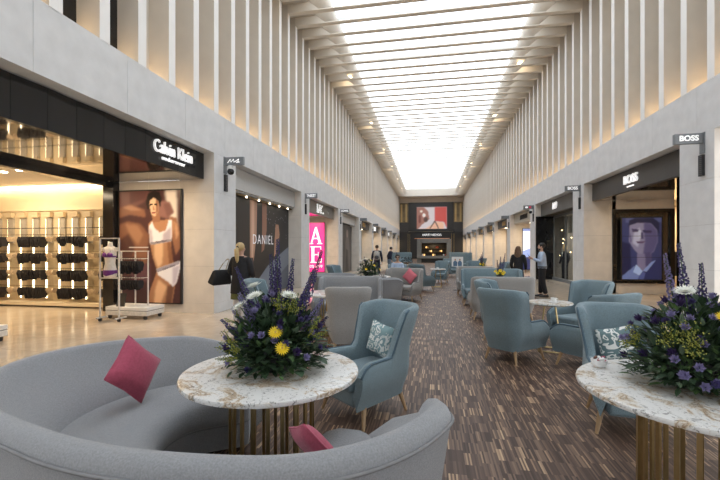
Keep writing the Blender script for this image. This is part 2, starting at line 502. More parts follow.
def painted(name, label, cat, org, w, h, layers, em, nx, ny, frame=BLACKM, border=0.03, thick=0.05, part='print'):
    """poster or screen whose soft-edged picture is stored as colours on a fine flat grid (faces -Y)"""
    uu, vv = np.meshgrid(np.linspace(0, 1, nx + 1), np.linspace(0, 1, ny + 1))
    img = np.zeros((ny + 1, nx + 1, 3))
    for col, pts, blur in layers:
        ins = np.zeros(uu.shape, bool); n = len(pts)
        for i in range(n):
            (xa, ya), (xb, yb) = pts[i], pts[(i + 1) % n]
            if ya == yb: continue
            ins ^= ((ya > vv) != (yb > vv)) & (uu < (xb - xa) * (vv - ya) / (yb - ya) + xa)
        m = ins.astype(float)
        for _ in range(blur):
            q = np.pad(m, 1, mode='edge')
            m = (q[:-2, 1:-1] + q[2:, 1:-1] + q[1:-1, :-2] + q[1:-1, 2:] + 2 * q[1:-1, 1:-1]) / 6
        img = img * (1 - m[..., None]) + np.array(col) * m[..., None]
    root = thing(name, label, cat, org)
    MB().box(-border, w + border, -thick, 0, -border, h + border).build('frame', frame, root)
    me = bpy.data.meshes.new(part)
    vs = [(u * w, -thick - 0.003, v * h) for u, v in zip(uu.ravel(), vv.ravel())]
    me.from_pydata(vs, [], [(j * (nx + 1) + i, j * (nx + 1) + i + 1, (j + 1) * (nx + 1) + i + 1, (j + 1) * (nx + 1) + i) for j in range(ny) for i in range(nx)])
    at = me.color_attributes.new('ink', 'FLOAT_COLOR', 'POINT')
    at.data.foreach_set('color', np.concatenate([img, np.ones(img.shape[:2] + (1,))], axis=2).ravel())
    m, nt, p = new_mat('ink_' + name)
    ca = N(nt, 'ShaderNodeVertexColor', layer_name='ink')
    nt.links.new(ca.outputs['Color'], p.inputs['Base Color']); nt.links.new(ca.outputs['Color'], p.inputs['Emission Color'])
    p.inputs['Emission Strength'].default_value = em; p.inputs['Roughness'].default_value = 0.3
    me.materials.append(m); link(part, me, root)
    return root
FULL = [(0, 0), (1, 0), (1, 1), (0, 1)]
def rect(a0, b0, a1, b1): return [(a0, b0), (a1, b0), (a1, b1), (a0, b1)]
def oval(cx, cy, rx, ry, n=16): return [(cx + rx * math.cos(2 * math.pi * i / n), cy + ry * math.sin(2 * math.pi * i / n)) for i in range(n)]

WARM = (1.0, 0.74, 0.45)
def area(name, loc, size, power, col=WARM, rot=(0, 0, 0), sy=None):
    l = bpy.data.lights.new(name, 'AREA'); l.energy = power; l.color = col; l.size = size
    if sy: l.shape = 'RECTANGLE'; l.size_y = sy
    o = link(name, l); o.location = loc; o.rotation_euler = rot
    return o

def X(side, dx):   # dx metres behind the aisle face
    return WL - dx if side == 'left' else WR + dx
def xbox(mb, side, a, b, y0, y1, z0, z1, mi=0):
    x0, x1 = sorted((X(side, a), X(side, b)))
    return mb.box(x0, x1, y0, y1, z0, z1, mi)

BACKW = M('shop_plaster', (0.62, 0.55, 0.46), 0.7, var=0.05, scale=2)
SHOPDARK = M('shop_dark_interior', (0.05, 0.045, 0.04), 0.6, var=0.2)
GLOSSCEIL = M('mirror_black_ceiling', (0.03, 0.027, 0.026), 0.06, var=0.1, spec=1.0, coat=1.0)
CREAMWALL = M('cream_shop_wall', (0.72, 0.60, 0.42), 0.55, var=0.04, scale=3)
SHOPCEIL = M('shop_ceiling_white', (0.78, 0.72, 0.62), 0.7, var=0.02)
CLEAR = glass_mat('shopfront_glass', (0.93, 0.95, 0.95), 0.07)
nwall = [0]

def sign_band(side, y0, y1, mat, label, z0=3.25, dx=0.27, th=0.12):
    t = thing('shop_sign', label, 'sign', (X(side, dx), y0, z0))
    s = -1 if side == 'left' else 1
    MB().box(*sorted((0, th * s)), 0.02, y1 - y0 - 0.02, 0.0, Z_OPEN - z0 - 0.02).build('sign_panel', mat, t, bevel=0.008)
    return t

def sign_text(t, side, body, size, yc, zc, mat=LETTER, **kw):
    s = -1 if side == 'left' else 1
    y0, z0 = t.location.y, t.location.z
    return text_part('lettering', body, size, mat, t, (-0.022 * s, yc - y0, zc - z0), ROT_L if side == 'left' else ROT_R, **kw)

def recess(side, k, dep, ceil_mat, back_mat, lamp=60, front=True):
    """recess of bay k behind the sign band: dark ceiling, shop front wall, one warm lamp"""
    y0, y1 = J0 + (k - 1) * BAY + COLW, J0 + k * BAY
    mb = MB(); xbox(mb, side, 0.39, dep, y0 - 0.3, y1 + 0.3, 3.27, 3.6)
    struct('trim_%d' % (20 + nwall[0]), mb, ceil_mat)
    if front:
        mb = MB(); xbox(mb, side, dep, dep + 0.15, y0 - 0.6, y1 + 0.6, 0, 3.9)
        struct('wall_shopfront_%s_%d' % (side, k), mb, back_mat)
    nwall[0] += 1
    if dep > 0.95:
        for ya, yb in ((y1 + 0.02, y1 + 0.2), (y0 - 0.2, y0 - 0.02)):
            mb = MB(); xbox(mb, side, 0.93, dep + 0.1, ya, yb, 0, 3.4)
            struct('wall_return_%s_%d' % (side, k), mb, JAMB)
    if lamp:
        mb = MB(); mb.lathe([(0.09, 0), (0.09, 0.02)], n=14)
        for q, yy in enumerate((y0 + 1.4, y1 - 1.4)):
            xx = X(side, 0.39 + (dep - 0.39) * 0.5)
            d = thing('recessed_downlight', 'warm recessed downlight in the ceiling of the %s' % side, 'light', (xx, yy, 3.25), group='downlights in the shop recesses')
            d['label'] = 'small warm downlight %s' % ({('left', 2): 'above the pink sale poster', ('right', 3): 'above the backlit blue panel'}.get((side, k)) or 'over the %s shop after the %s' % (('first', 'second', 'third', 'fourth', 'fifth', 'sixth')[k - 4], 'dark figure hoarding' if side == 'left' else 'cream sign'))
            link('lens', DLM, d)
            area('downlight_lamp', (xx, yy, 3.235), 0.16, lamp)
DLM = MB().lathe([(0.085, 0), (0.085, 0.02)], n=14).mesh('lens', E('downlight_lens', (1.0, 0.82, 0.58), 12.0))

# ------------------------------------------------ blade signs on the columns
def blade(side, k, text, label, scribble=False, cam_dome=False):
    spl = 'slim speaker strip below the ' + label
    s = 1 if side == 'left' else -1          # towards the aisle
    W = WL if side == 'left' else WR
    yc = J0 + k * BAY + (0.5 if side == 'left' else 0.32)
    t = thing('blade_sign', label, 'sign', (W, yc, 3.67))
    x0, x1 = sorted((0.0, 0.02 * s)); MB().box(x0, x1, -0.07, 0.07, -0.2, 0.22).build('wall_plate', SIGNG, t)
    x0, x1 = sorted((0.02 * s, 0.52 * s)); MB().box(x0, x1, -0.04, 0.04, 0.0, 0.205).build('sign_box', SIGNG, t, bevel=0.006)
    if scribble:
        pts = [(-0.17, -0.04), (-0.10, 0.05), (-0.08, -0.02), (-0.01, 0.05), (0.0, -0.03), (0.09, 0.02), (0.13, 0.05), (0.11, -0.02), (0.06, -0.04), (0.16, -0.03)]
        MB().tube([(0.27 + a, -0.045, 0.1 + b) for a, b in pts], 0.011, 5).build('logo', LETTER, t)
    elif text:
        text_part('lettering', text, 0.15, LETTER, t, (0.27 * s, -0.043, 0.105), ROT_C, 0.004, xs=1.0 if len(text) < 5 else 0.7, bold=0.003)
    x0, x1 = sorted((0.0, 0.05 * s))
    g = thing('wall_speaker', spl, 'speaker', (W, yc, 3.02))
    MB().box(x0, x1, -0.06, 0.06, 0, 0.42).build('housing', BLACKM, g)
    mb = MB(); xo = 0.052 * s
    for i in range(10): mb.box(*sorted((0.05 * s, xo + 0.004 * s)), -0.05, 0.05, 0.02 + i * 0.04, 0.04 + i * 0.04)
    mb.build('grille', M('grille_grey', (0.08, 0.08, 0.085), 0.5), g)
    if cam_dome:
        c = thing('dome_camera', 'black dome security camera under the %s blade sign' % ('looped logo' if scribble else 'pink and white'), 'camera', (W + 0.16 * s, yc, 3.468))
        MB().ell((0, 0, 0.05), (0.085, 0.085, 0.085), 14, 10).build('dome', BLACK, c, smooth='all')
        MB().lathe([(0.05, 0.1), (0.06, 0.13), (0.06, 0.2)], n=12).build('mount', WHITE, c)
    return t
blade('left', 0, 'looped logo', 'grey blade sign with a looped white logo', scribble=True, cam_dome=True)
lt = ['', 'TNEEZY', 'LOWL', 'SIGN', '', '', '', '']
rt = ['BOSS', 'BOSS', '', '', '', '', '', '']
words = ['first', 'second', 'third', 'fourth', 'fifth', 'sixth', 'seventh', 'eighth', 'ninth']
blade('left', 1, 'TNEEZY', 'grey blade sign with white capitals')
blade('left', 2, 'LOWL', 'small lettered blade sign past the sale poster')
for k in range(3, 8): blade('left', k, '', 'blank blade sign, %s column past the sale poster' % words[k - 2])
blade('right', 0, 'BOSS', 'large BOSS blade sign')
blade('right', 1, 'BOSS', 'smaller BOSS blade sign')
bs = blade('right', 2, '', 'blade sign with white and red marks', cam_dome=True)
mb = MB(); mb.box(-0.42, -0.30, -0.046, -0.04, 0.06, 0.14); mb.build('white_mark', LETTER, bs)
mb = MB(); mb.box(-0.24, -0.14, -0.046, -0.04, 0.05, 0.16); mb.build('red_mark', E('red_mark', (0.5, 0.02, 0.06), 0.4), bs)
for k in range(3, 8): blade('right', k, '', 'blank blade sign, %s column past the glazed window' % words[k - 2])
# text on far-side second line
# ------------------------------------------------ LEFT BAY 0 : lingerie shop with open lobby
y0, y1 = J0 - BAY + COLW, J0
t = thing('shop_sign', 'black panelled fascia sign reading Calvin Klein underwear over the lingerie shop', 'sign', (X('left', 0.27), y0, 3.25))
np_ = 11
for i in range(np_):
    w = (y1 - y0 - 0.04) / np_
    a = 0.012 * (1 if i % 2 else -1)
    mb = MB(); ya, yb = 0.02 + i * w + 0.003, 0.02 + (i + 1) * w - 0.003
    mb.add([(-0.1, ya, 0), (-0.1, yb, 0), (a, ya, 0), (-a, yb, 0), (-0.1, ya, 0.61), (-0.1, yb, 0.61), (a, ya, 0.61), (-a, yb, 0.61)],
           [(0, 2, 3, 1), (4, 5, 7, 6), (0, 1, 5, 4), (2, 6, 7, 3), (0, 4, 6, 2), (1, 3, 7, 5)])
    mb.build('sign_panel', BLACK, t)
sign_text(t, 'left', 'Calvin Klein', 0.36, 7.38, 3.62, extrude=0.02, xs=0.72, bold=0.0)
sign_text(t, 'left', 'underwear', 0.12, 7.36, 3.42, extrude=0.015, xs=1.15, spacing=1.25)
struct('trim_1', MB().box(-7.85, X('left', 0.37), y0 - 0.3, y1 - 0.002, 3.25, 3.6), GLOSSCEIL)
lob = sroot('wall_lobby_left')
zs = [0, 0.24, 1.14, 2.04, 2.94, 3.25]
for a, b in zip(zs, zs[1:]):
    for xa, xb in ((-6.04, -6.9), (-6.9, -7.74)):
        MB().box(xb + 0.002, xa - 0.002, y1, y1 + 0.25, a + 0.002, b - 0.002).build('stone_slab', JAMB, lob)
p_ = thing('shopfront_post', 'tall black post between the poster and the lingerie shop', 'post', (-7.9, 8.42, 0))
MB().box(-0.15, 0.15, -0.1, 0.12, 0, 3.25).build('post', BLACK, p_, bevel=0.005)
MB().box(0.02, 0.06, -0.13, -0.1, 1.45, 1.75).build('reader', WHITE, p_)
struct('trim_2', MB().box(-8.02, -7.86, y0 - 0.3, 8.3, 3.12, 3.6), BLACK)
# shop room
struct('wall_shop_rear', MB().box(-14.3, -14.1, 1.5, 9.2, 0, 3.4), CREAMWALL)
struct('wall_shop_near', MB().box(-14.2, -5.6, 1.8, 2.0, 0, 3.4), CREAMWALL)
struct('wall_shop_display', MB().box(-14.2, -7.8, 9.02, 9.2, 0, 3.4), CREAMWALL)
struct('ceiling_shop', MB().box(-14.2, -8.02, 1.9, 9.1, 3.3, 3.5), SHOPCEIL)
# display wall units
unit = 0.43
BAYM = M('display_panel_sand', (0.56, 0.45, 0.29), 0.5, var=0.05)
BAYG = M('display_panel_grey', (0.36, 0.32, 0.26), 0.5, var=0.05)
LEDV = E('display_led', (1.0, 0.83, 0.55), 5.0)
def du():
    u = thing('display_unit', 'lit cream display bay with rails', 'display unit')
    MB().box(0.0, unit - 0.004, 0.0, 0.04, 0.12, 2.60).build('back_panel', BAYM, u)
    MB().box(0.24, unit - 0.01, -0.05, 0.0, 1.72, 2.42).build('mirror_panel', BAYG, u)
    MB().box(0.20, unit - 0.004, -0.10, 0.0, 2.44, 2.58).build('top_box', BAYM, u)
    MB().box(0.195, 0.225, -0.02, 0.0, 0.2, 2.4).build('led_strip', LEDV, u)
    MB().box(0.0, unit, -0.32, 0.0, 0.04, 0.12).build('base_shelf', CREAMWALL, u)
    for z in (1.95, 1.50, 1.04, 0.56): MB().tube([(0.0, -0.22, z), (unit, -0.22, z)], 0.009, 5).build('rail', GOLDD, u)
    for z in (1.20, 0.72, 0.28): MB().box(0.06, 0.3, -0.07, -0.01, z, z + 0.10).build('ledge', BAYM, u)
    MB().tube([(0.02, -0.18, 2.13), (unit - 0.03, -0.18, 2.13)], 0.012, 5).build('top_rail', BLACKM, u)
    return u
U0 = du(); n_u = 12
BLACKCLOTH = M('black_lace', (0.016, 0.014, 0.016), 0.85, var=0.3, scale=60)
PALE = M('nude_lace', (0.55, 0.42, 0.28), 0.8, var=0.15)
def garment(h, w, mat):
    """hanging piece; local origin is the centre of the rail it hangs from"""
    mb = MB(); t = 0.014
    sec = [(0.75, -0.055, 0.7), (1.0, -0.055 - 0.35 * h, 1.0), (0.62, -0.055 - h, 0.7)]
    mb.ring([[(-t * k, -w * a, z), (t * k, -w * a, z), (t * k, w * a * 0.9, z), (-t * k, w * a * 0.9, z)] for a, z, k in sec])
    mb.tube([(0, -0.004, -0.06), (0, -0.014, -0.03), (0, -0.0145, 0.0), (0, -0.009, 0.011), (0, 0.0, 0.0135), (0, 0.009, 0.011), (0, 0.0145, 0.0)], 0.003, 5)
    return mb.mesh('lingerie', mat)
GARM = [garment(h, w, BLACKCLOTH) for h, w in ((0.26, 0.115), (0.22, 0.10), (0.29, 0.11), (0.18, 0.115))]
GPALE = garment(0.13, 0.10, PALE); GLONG = [garment(h, 0.15, BLACKCLOTH) for h in (0.40, 0.35)]; GSHORT = [garment(h, 0.10, BLACKCLOTH) for h in (0.22, 0.18, 0.20)]
dark_bays = {0: 1, 1: 0, 2: 1, 3: 1, 4: 0, 5: 1, 6: 1, 7: 0, 8: 1, 9: 1}
random.seed(8)
for i in range(n_u):
    lab = 'lit display bay of black lingerie' if dark_bays.get(i, 1) else 'lit display bay of pale garments'
    x = -8.12 - (i + 1) * unit
    u = U0 if i == 0 else copy_tree(U0)
    u.location = (x, 8.98, 0)
    u['label'] = lab + ', ' + ('next to the grey end panel', 'second from the grey end panel', 'third from the grey end panel', 'fourth from the grey end panel', 'fifth from the grey end panel', 'sixth from the grey end panel', 'seventh from the grey end panel', 'eighth from the end panel', 'ninth from the end panel', 'tenth from the end panel', 'eleventh from the end panel', 'last of the row')[i]
    u['group'] = 'display bays along the lingerie shop wall'
    if i > 9: continue
    for r_, z in enumerate((1.95, 1.50, 1.04, 0.56)):
        dk = dark_bays.get(i, 1)
        for q in range(7 if dk else 2):
            g = link('lingerie', random.choice(GARM) if dk else GPALE)
            tag(g, ('black' if dk else 'pale') + ' lingerie on the %s rail of the lit bay %s' % (('top', 'second', 'third', 'lowest')[r_], ('next to the grey end panel', 'second from the end panel', 'third from the end panel', 'fourth from the end panel', 'fifth from the end panel', 'sixth from the end panel', 'seventh from the end panel', 'eighth from the end panel', 'ninth from the end panel', 'tenth from the end panel')[i]), 'garment', 'black lingerie on the lit wall' if dk else 'pale lingerie on the lit wall')
            g.location = (x + 0.025 + (q + 0.5) * (unit - 0.05) / (7 if dk else 2), 8.76, z); g.rotation_euler = (0, 0, random.uniform(-0.05, 0.05))
struct('trim_3', MB().box(-14.0, -8.1, 8.96, 9.02, 2.62, 2.66), CREAMWALL)
cv = thing('cove_light', 'bright warm cove light along the top of the lingerie display wall', 'light', (-11, 8.9, 3.24))
MB().box(-2.95, 2.85, -0.03, 0.03, 0, 0.04).build('tube', E('cove_tube', (1.0, 0.80, 0.50), 14.0), cv)
end_ = thing('display_end_panel', 'grey end panel closing the lit display wall', 'panel', (-8.05, 8.9, 0))
MB().box(-0.045, 0.045, -0.35, 0.1, 0, 2.62).build('panel', M('grey_end_panel', (0.24, 0.23, 0.22), 0.5), end_)
area('shop_lamp', (-10.5, 6.8, 3.28), 1.2, 170, (1, 0.80, 0.55), sy=3.0)
sp = MB().lathe([(0.06, 0), (0.06, 0.015)], n=12).mesh('lens', E('shop_spot', (1, 0.9, 0.7), 18))
for q in range(7):
    d = thing('ceiling_spot', 'small bright ceiling spot in the lingerie shop', 'light', (-8.9 - 0.55 * q, 7.0 + 0.1 * (q % 2), 3.282), group='ceiling spots of the lingerie shop')
    link('lens', sp, d)

# the large poster in the lobby
def cp(*pts): return [((x - 18) / 237.0, 1 - (y - 22) / 428.0) for x, y in pts]
pur = srgb(80, 48, 52); sk = srgb(196, 150, 112); skd = srgb(140, 92, 66); skl = srgb(232, 198, 160); hairc = srgb(30, 20, 20); wh = srgb(232, 228, 232); lw = srgb(190, 180, 190)

layers = [
    (srgb(74, 44, 46), FULL, 0), (srgb(118, 80, 74), cp((18, 22), (135, 22), (120, 60), (18, 120)), 6), (srgb(96, 60, 58), cp((60, 20), (130, 20), (120, 55), (60, 70)), 4),
    (srgb(224, 212, 200), cp((196, 22), (240, 22), (244, 160), (222, 150), (205, 90)), 7), (srgb(140, 100, 94), cp((172, 62), (214, 64), (232, 104), (205, 130), (170, 120)), 3), (srgb(120, 84, 80), cp((190, 74), (214, 70), (228, 108), (205, 124)), 3),
    (srgb(140, 96, 74), cp((18, 86), (60, 72), (118, 94), (122, 124), (60, 112), (18, 124)), 3), (srgb(176, 132, 104), cp((30, 84), (62, 76), (110, 98), (60, 96)), 3),
    (srgb(134, 92, 72), cp((18, 150), (50, 138), (100, 148), (134, 190), (124, 310), (70, 270), (18, 330)), 4), (srgb(168, 124, 96), cp((40, 148), (90, 154), (112, 190), (92, 230), (60, 190)), 5), (srgb(84, 54, 50), cp((18, 210), (54, 186), (80, 236), (50, 340), (18, 350)), 5),
    (srgb(60, 36, 44), cp((18, 330), (130, 310), (140, 450), (18, 450)), 5), (srgb(92, 62, 70), cp((60, 300), (140, 300), (140, 370), (70, 372)), 4),
    (srgb(150, 104, 78), cp((212, 122), (240, 126), (254, 180), (254, 240), (238, 268), (224, 205)), 2), (srgb(196, 152, 118), cp((228, 140), (242, 150), (248, 190), (238, 210)), 3),
    (srgb(178, 130, 96), cp((132, 150), (150, 132), (185, 136), (216, 130), (238, 150), (222, 200), (216, 262), (234, 312), (168, 334), (150, 280), (138, 222)), 1),
    (srgb(224, 184, 144), cp((156, 224), (190, 222), (186, 300), (170, 318), (156, 280)), 4), (srgb(136, 92, 66), cp((204, 220), (218, 218), (228, 300), (212, 300)), 3),
    (srgb(236, 232, 236), cp((134, 158), (147, 140), (156, 165), (176, 182), (200, 174), (210, 136), (222, 134), (221, 214), (180, 222), (140, 228)), 1), (srgb(188, 176, 188), cp((190, 186), (220, 160), (220, 212), (186, 218)), 4), (srgb(196, 186, 196), cp((134, 160), (146, 176), (150, 224), (140, 226)), 3),
    (srgb(150, 144, 154), cp((140, 220), (221, 207), (221, 215), (140, 230)), 0),
    (srgb(172, 122, 90), cp((166, 330), (236, 375), (224, 450), (126, 450), (140, 400)), 1), (srgb(222, 178, 138), cp((172, 362), (204, 388), (182, 450), (154, 450), (160, 392)), 4), (srgb(112, 74, 58), cp((206, 385), (232, 380), (222, 450), (198, 450)), 3),
    (srgb(236, 232, 234), cp((164, 322), (252, 290), (254, 318), (240, 372), (228, 388), (205, 368), (170, 345)), 1), (srgb(198, 188, 198), cp((226, 316), (252, 306), (240, 368), (226, 384)), 4), (srgb(160, 154, 166), cp((164, 322), (252, 290), (252, 302), (166, 335)), 0),
    (srgb(154, 108, 82), cp((144, 98), (174, 98), (178, 142), (150, 144)), 1), (srgb(226, 190, 156), cp((134, 62), (150, 46), (170, 56), (172, 98), (158, 122), (144, 114)), 1), (srgb(150, 104, 80), cp((162, 56), (172, 58), (173, 98), (160, 120)), 2),
    (srgb(26, 18, 18), cp((124, 60), (130, 34), (150, 24), (174, 26), (184, 52), (178, 88), (171, 62), (152, 48), (138, 60), (133, 98), (126, 88)), 1),
    (srgb(40, 26, 24), cp((137, 72), (149, 70), (149, 78), (137, 80)), 0), (srgb(40, 26, 24), cp((154, 70), (167, 73), (167, 80), (154, 78)), 0), (srgb(170, 120, 96), cp((150, 80), (155, 80), (157, 96), (148, 97)), 1), (srgb(136, 58, 58), cp((145, 104), (160, 104), (156, 111), (148, 111)), 0),
    (srgb(220, 214, 214), cp((55, 239), (132, 239), (132, 242), (55, 242)), 0),
]
ps = painted('poster', 'tall brown poster of a dark haired woman in white underwear', 'poster', (-7.68, 8.495, 0.24), 1.70, 2.76, layers, 0.12, 84, 134)  # print also glows faintly, added because the lobby is dark
text_part('lettering', 'Calvin Klein', 0.075, print_mat(srgb(60, 50, 60), 0), ps, (0.815 * 1.7, -0.056, 0.316 * 2.76), (R(90), R(-19), 0), 0.0005)
text_part('lettering', 'Calvin Klein', 0.065, print_mat(srgb(60, 50, 60), 0), ps, (0.69 * 1.7, -0.056, 0.545 * 2.76), (R(90), R(-8), 0), 0.0005)
area('lobby_fill', (-6.6, 7.2, 3.235), 0.25, 55)  # added light without a fitting, brightens the dark lobby and poster

# ------------------------------------------------ LEFT BAY 1 : grey sign box over black hoarding
y0, y1 = J0 + COLW, J0 + BAY
t = sign_band('left', y0, y1, SIGNP, 'plain pale grey fascia box with small lights over the DANIEL hoarding')
mb = MB(); xbox(mb, 'left', 0.36, 0.7, y0 - 0.1, y1 + 0.1, 3.2, 3.26); struct('trim_4', mb, SIGNP)
tr = thing('light_track', 'pale track with small downlights under the plain grey fascia box', 'light', (X('left', 0.45), y0, 3.14))
MB().box(-0.06, 0.06, 0.05, y1 - y0 - 0.05, 0.0, 0.05).build('track', GOLDD, tr)
for q in range(6):
    MB().lathe([(0.028, -0.02), (0.028, 0.03)], (0.08, 0.5 + q * 0.86, 0.0), 10).build('spot', E('track_spot', (1, 0.86, 0.66), 7), tr)
hl = [(srgb(36, 34, 36), FULL),
      (srgb(120, 128, 142), [(0.30, 0), (1, 0), (1, 0.52), (0.82, 0.42), (0.62, 0.30)]), (srgb(90, 96, 110), [(0.55, 0), (1, 0), (1, 0.30)]),
      (srgb(182, 140, 118), [(0.36, 0.36), (0.41, 0.36), (0.45, 0.62), (0.46, 1), (0.36, 1), (0.36, 0.62)]), (srgb(214, 176, 150), [(0.38, 0.38), (0.40, 0.38), (0.42, 0.7), (0.42, 1), (0.38, 1)]),
      (srgb(150, 108, 90), [(0.52, 0.45), (0.56, 0.48), (0.60, 0.7), (0.60, 1), (0.53, 1), (0.53, 0.7)]),
      (srgb(176, 134, 110), [(0.72, 0.4), (0.77, 0.42), (0.82, 0.66), (0.80, 0.78), (0.75, 0.78), (0.73, 0.6)]),
      (srgb(64, 52, 54), [(0.36, 0.34), (0.41, 0.34), (0.40, 0.40), (0.35, 0.40)])]
for i in range(26):
    random.seed(i); hl.append((srgb(160, 160, 175), oval(0.55 + random.random() * 0.4, 0.62 + random.random() * 0.3, 0.004, 0.006, 6)))
hp, P = poster('hoarding', 'black hoarding reading DANIEL with dancing legs behind the woman in black', 'hoarding', (X('left', 0.60), y0 + 0.0, 0.02), (0, 1, 0), y1 - y0, 3.16, hl, border=0.0, thick=0.05)
text_part('lettering', 'DANIEL', 0.46, print_mat(srgb(235, 235, 240), 0.3), hp, P(0.545, 0.585, 0.075), ROT_L, 0.002, xs=0.9, spacing=1.25, bold=-0.004)
mb = MB(); xbox(mb, 'left', 0.66, 0.9, y0 - 0.5, y1 + 0.5, 0, 3.9); struct('wall_hoarding_left', mb, BLACKM)

# ------------------------------------------------ LEFT BAY 2 : sale shop
y0, y1 = J0 + BAY + COLW, J0 + 2 * BAY
TAUPE = M('taupe_sign_panel', (0.20, 0.185, 0.165), 0.4, var=0.08)
t = sign_band('left', y0, y1, TAUPE, 'taupe fascia sign with a white patterned logo over the pink sale poster')
mb = MB(); random.seed(4)
for a in range(6):
    for b in range(4):
        if random.random() < 0.62: mb.box(-0.005, 0.03, 2.0 + a * 0.2, 2.15 + a * 0.2, 0.10 + b * 0.11, 0.18 + b * 0.11)
mb.build('logo', LETTER, t)
sign_text(t, 'left', 'silver', 0.2, 19.9, 3.5, mat=M('silver_letter', (0.5, 0.5, 0.5), 0.3, metal=0.6), bold=0.004)
recess('left', 2, 2.9, GLOSSCEIL, BACKW, lamp=45)
pk = srgb(238, 60, 150)
sl = [(pk, FULL)]
def glyph(pts, ox, oy, sx, sy): return [(ox + a * sx, oy + b * sy) for a, b in pts]
AL = [[(0.02, 0), (0.30, 0), (0.30, 0.05), (0.21, 0.05), (0.53, 0.85), (0.44, 1.0), (0.10, 0.05), (0.02, 0.05)],
      [(0.44, 1.0), (0.55, 1.0), (0.90, 0.05), (0.98, 0.05), (0.98, 0), (0.60, 0), (0.60, 0.05), (0.70, 0.05), (0.46, 0.80)], [(0.25, 0.30), (0.70, 0.30), (0.68, 0.37), (0.27, 0.37)]]
EL = [[(0.05, 0), (0.42, 0), (0.42, 0.05), (0.36, 0.06), (0.36, 0.94), (0.42, 0.95), (0.42, 1), (0.05, 1), (0.05, 0.95), (0.15, 0.94), (0.15, 0.06), (0.05, 0.05)],
      [(0.36, 0), (0.92, 0), (0.95, 0.28), (0.90, 0.28), (0.80, 0.06), (0.36, 0.06)], [(0.36, 0.94), (0.80, 0.94), (0.86, 0.76), (0.90, 0.76), (0.89, 1), (0.36, 1)], [(0.36, 0.47), (0.64, 0.47), (0.64, 0.36), (0.69, 0.36), (0.69, 0.65), (0.64, 0.65), (0.64, 0.53), (0.36, 0.53)]]
LL = EL[:2]
wt = srgb(255, 250, 253)
for g in AL: sl.append((wt, glyph(g, 0.52, 0.565, 0.43, 0.35)))
for g in EL: sl.append((wt, glyph(g, 0.53, 0.18, 0.42, 0.34)))
for g in LL: sl.append((wt, glyph(g, 0.07, 0.18, 0.42, 0.34)))
sp_, P = poster('sale_poster', 'bright pink sale poster with large white letters A and E', 'poster', (-7.75, y1 - 0.10, 0.28), (1, 0, 0), 1.84, 2.78, sl, em=0.75, frame=M('magenta_edge', (0.4, 0.02, 0.15), 0.4))
text_part('lettering', 'S', 1.35, print_mat(wt, 0.75), sp_, P(0.27, 0.735, 0.07), ROT_C, 0.001, xs=0.8, bold=0.01)
text_part('lettering', 'UP TO 50% OFF', 0.23, print_mat(wt, 0.75), sp_, P(0.5, 0.105, 0.07), ROT_C, 0.001, xs=1.05, bold=0.004)

# ------------------------------------------------ other bays
y0, y1 = J0 + 2 * BAY + COLW, J0 + 3 * BAY
sign_band('left', y0, y1, SIGNP, 'plain grey fascia box over the dark figure hoarding')
hl = [(srgb(62, 58, 58), FULL), (srgb(100, 92, 90), [(0.55, 0), (0.9, 0), (0.86, 0.6), (0.72, 0.95), (0.6, 0.6)]), (srgb(150, 130, 120), oval(0.72, 0.82, 0.06, 0.09)), (srgb(40, 38, 40), [(0.6, 0), (0.8, 0), (0.78, 0.45), (0.64, 0.5)])]
poster('hoarding', 'dark grey hoarding with a standing figure past the sale poster', 'hoarding', (X('left', 0.60), y0, 0.02), (0, 1, 0), y1 - y0, 3.2, hl, border=0)
mb = MB(); xbox(mb, 'left', 0.66, 0.9, y0 - 0.5, y1 + 0.5, 0, 3.9); struct('wall_hoarding_left_2', mb, BLACKM)
GILT = M('gilt_letter', (0.75, 0.55, 0.25), 0.35, metal=0.6)
def glyph_row(t, side, n, yc, zc, h, mat, seed):
    """distant unreadable lettering as a row of stroke shapes"""
    random.seed(seed); s = -1 if side == 'left' else 1
    mb = MB(); ys, zs0 = t.location.y, t.location.z
    for i in range(n):
        a = yc - ys + (i - n / 2) * h * 0.62
        mb.box(-0.03 * abs(s), 0.03, a, a + h * 0.14, zc - zs0 - h / 2, zc - zs0 + h / 2)
        if i % 3 != 1: mb.box(-0.03, 0.03, a, a + h * 0.46, zc - zs0 + h * 0.34, zc - zs0 + h / 2)
        if i % 2: mb.box(-0.03, 0.03, a + h * 0.34, a + h * 0.46, zc - zs0 - h / 2, zc - zs0 + h * 0.5)
        else: mb.box(-0.03, 0.03, a, a + h * 0.46, zc - zs0 - h / 2, zc - zs0 - h * 0.34)
    mb.build('lettering', mat, t)
for k in range(4, 10):
    y0, y1 = J0 + (k - 1) * BAY + COLW, min(J0 + k * BAY, Y1)
    t = sign_band('left', y0, y1, DKBROWN if k != 7 else SIGNP, 'dark fascia sign with gilt lettering, %s shop after the dark figure hoarding on that side' % words[k - 4])
    glyph_row(t, 'left', 6, y0 + 2.7, 3.56, 0.34, GILT if k % 2 == 0 else LETTER, k)
    recess('left', k, 0.95, SHOPDARK, BACKW if k % 2 else SHOPDARK, lamp=22)

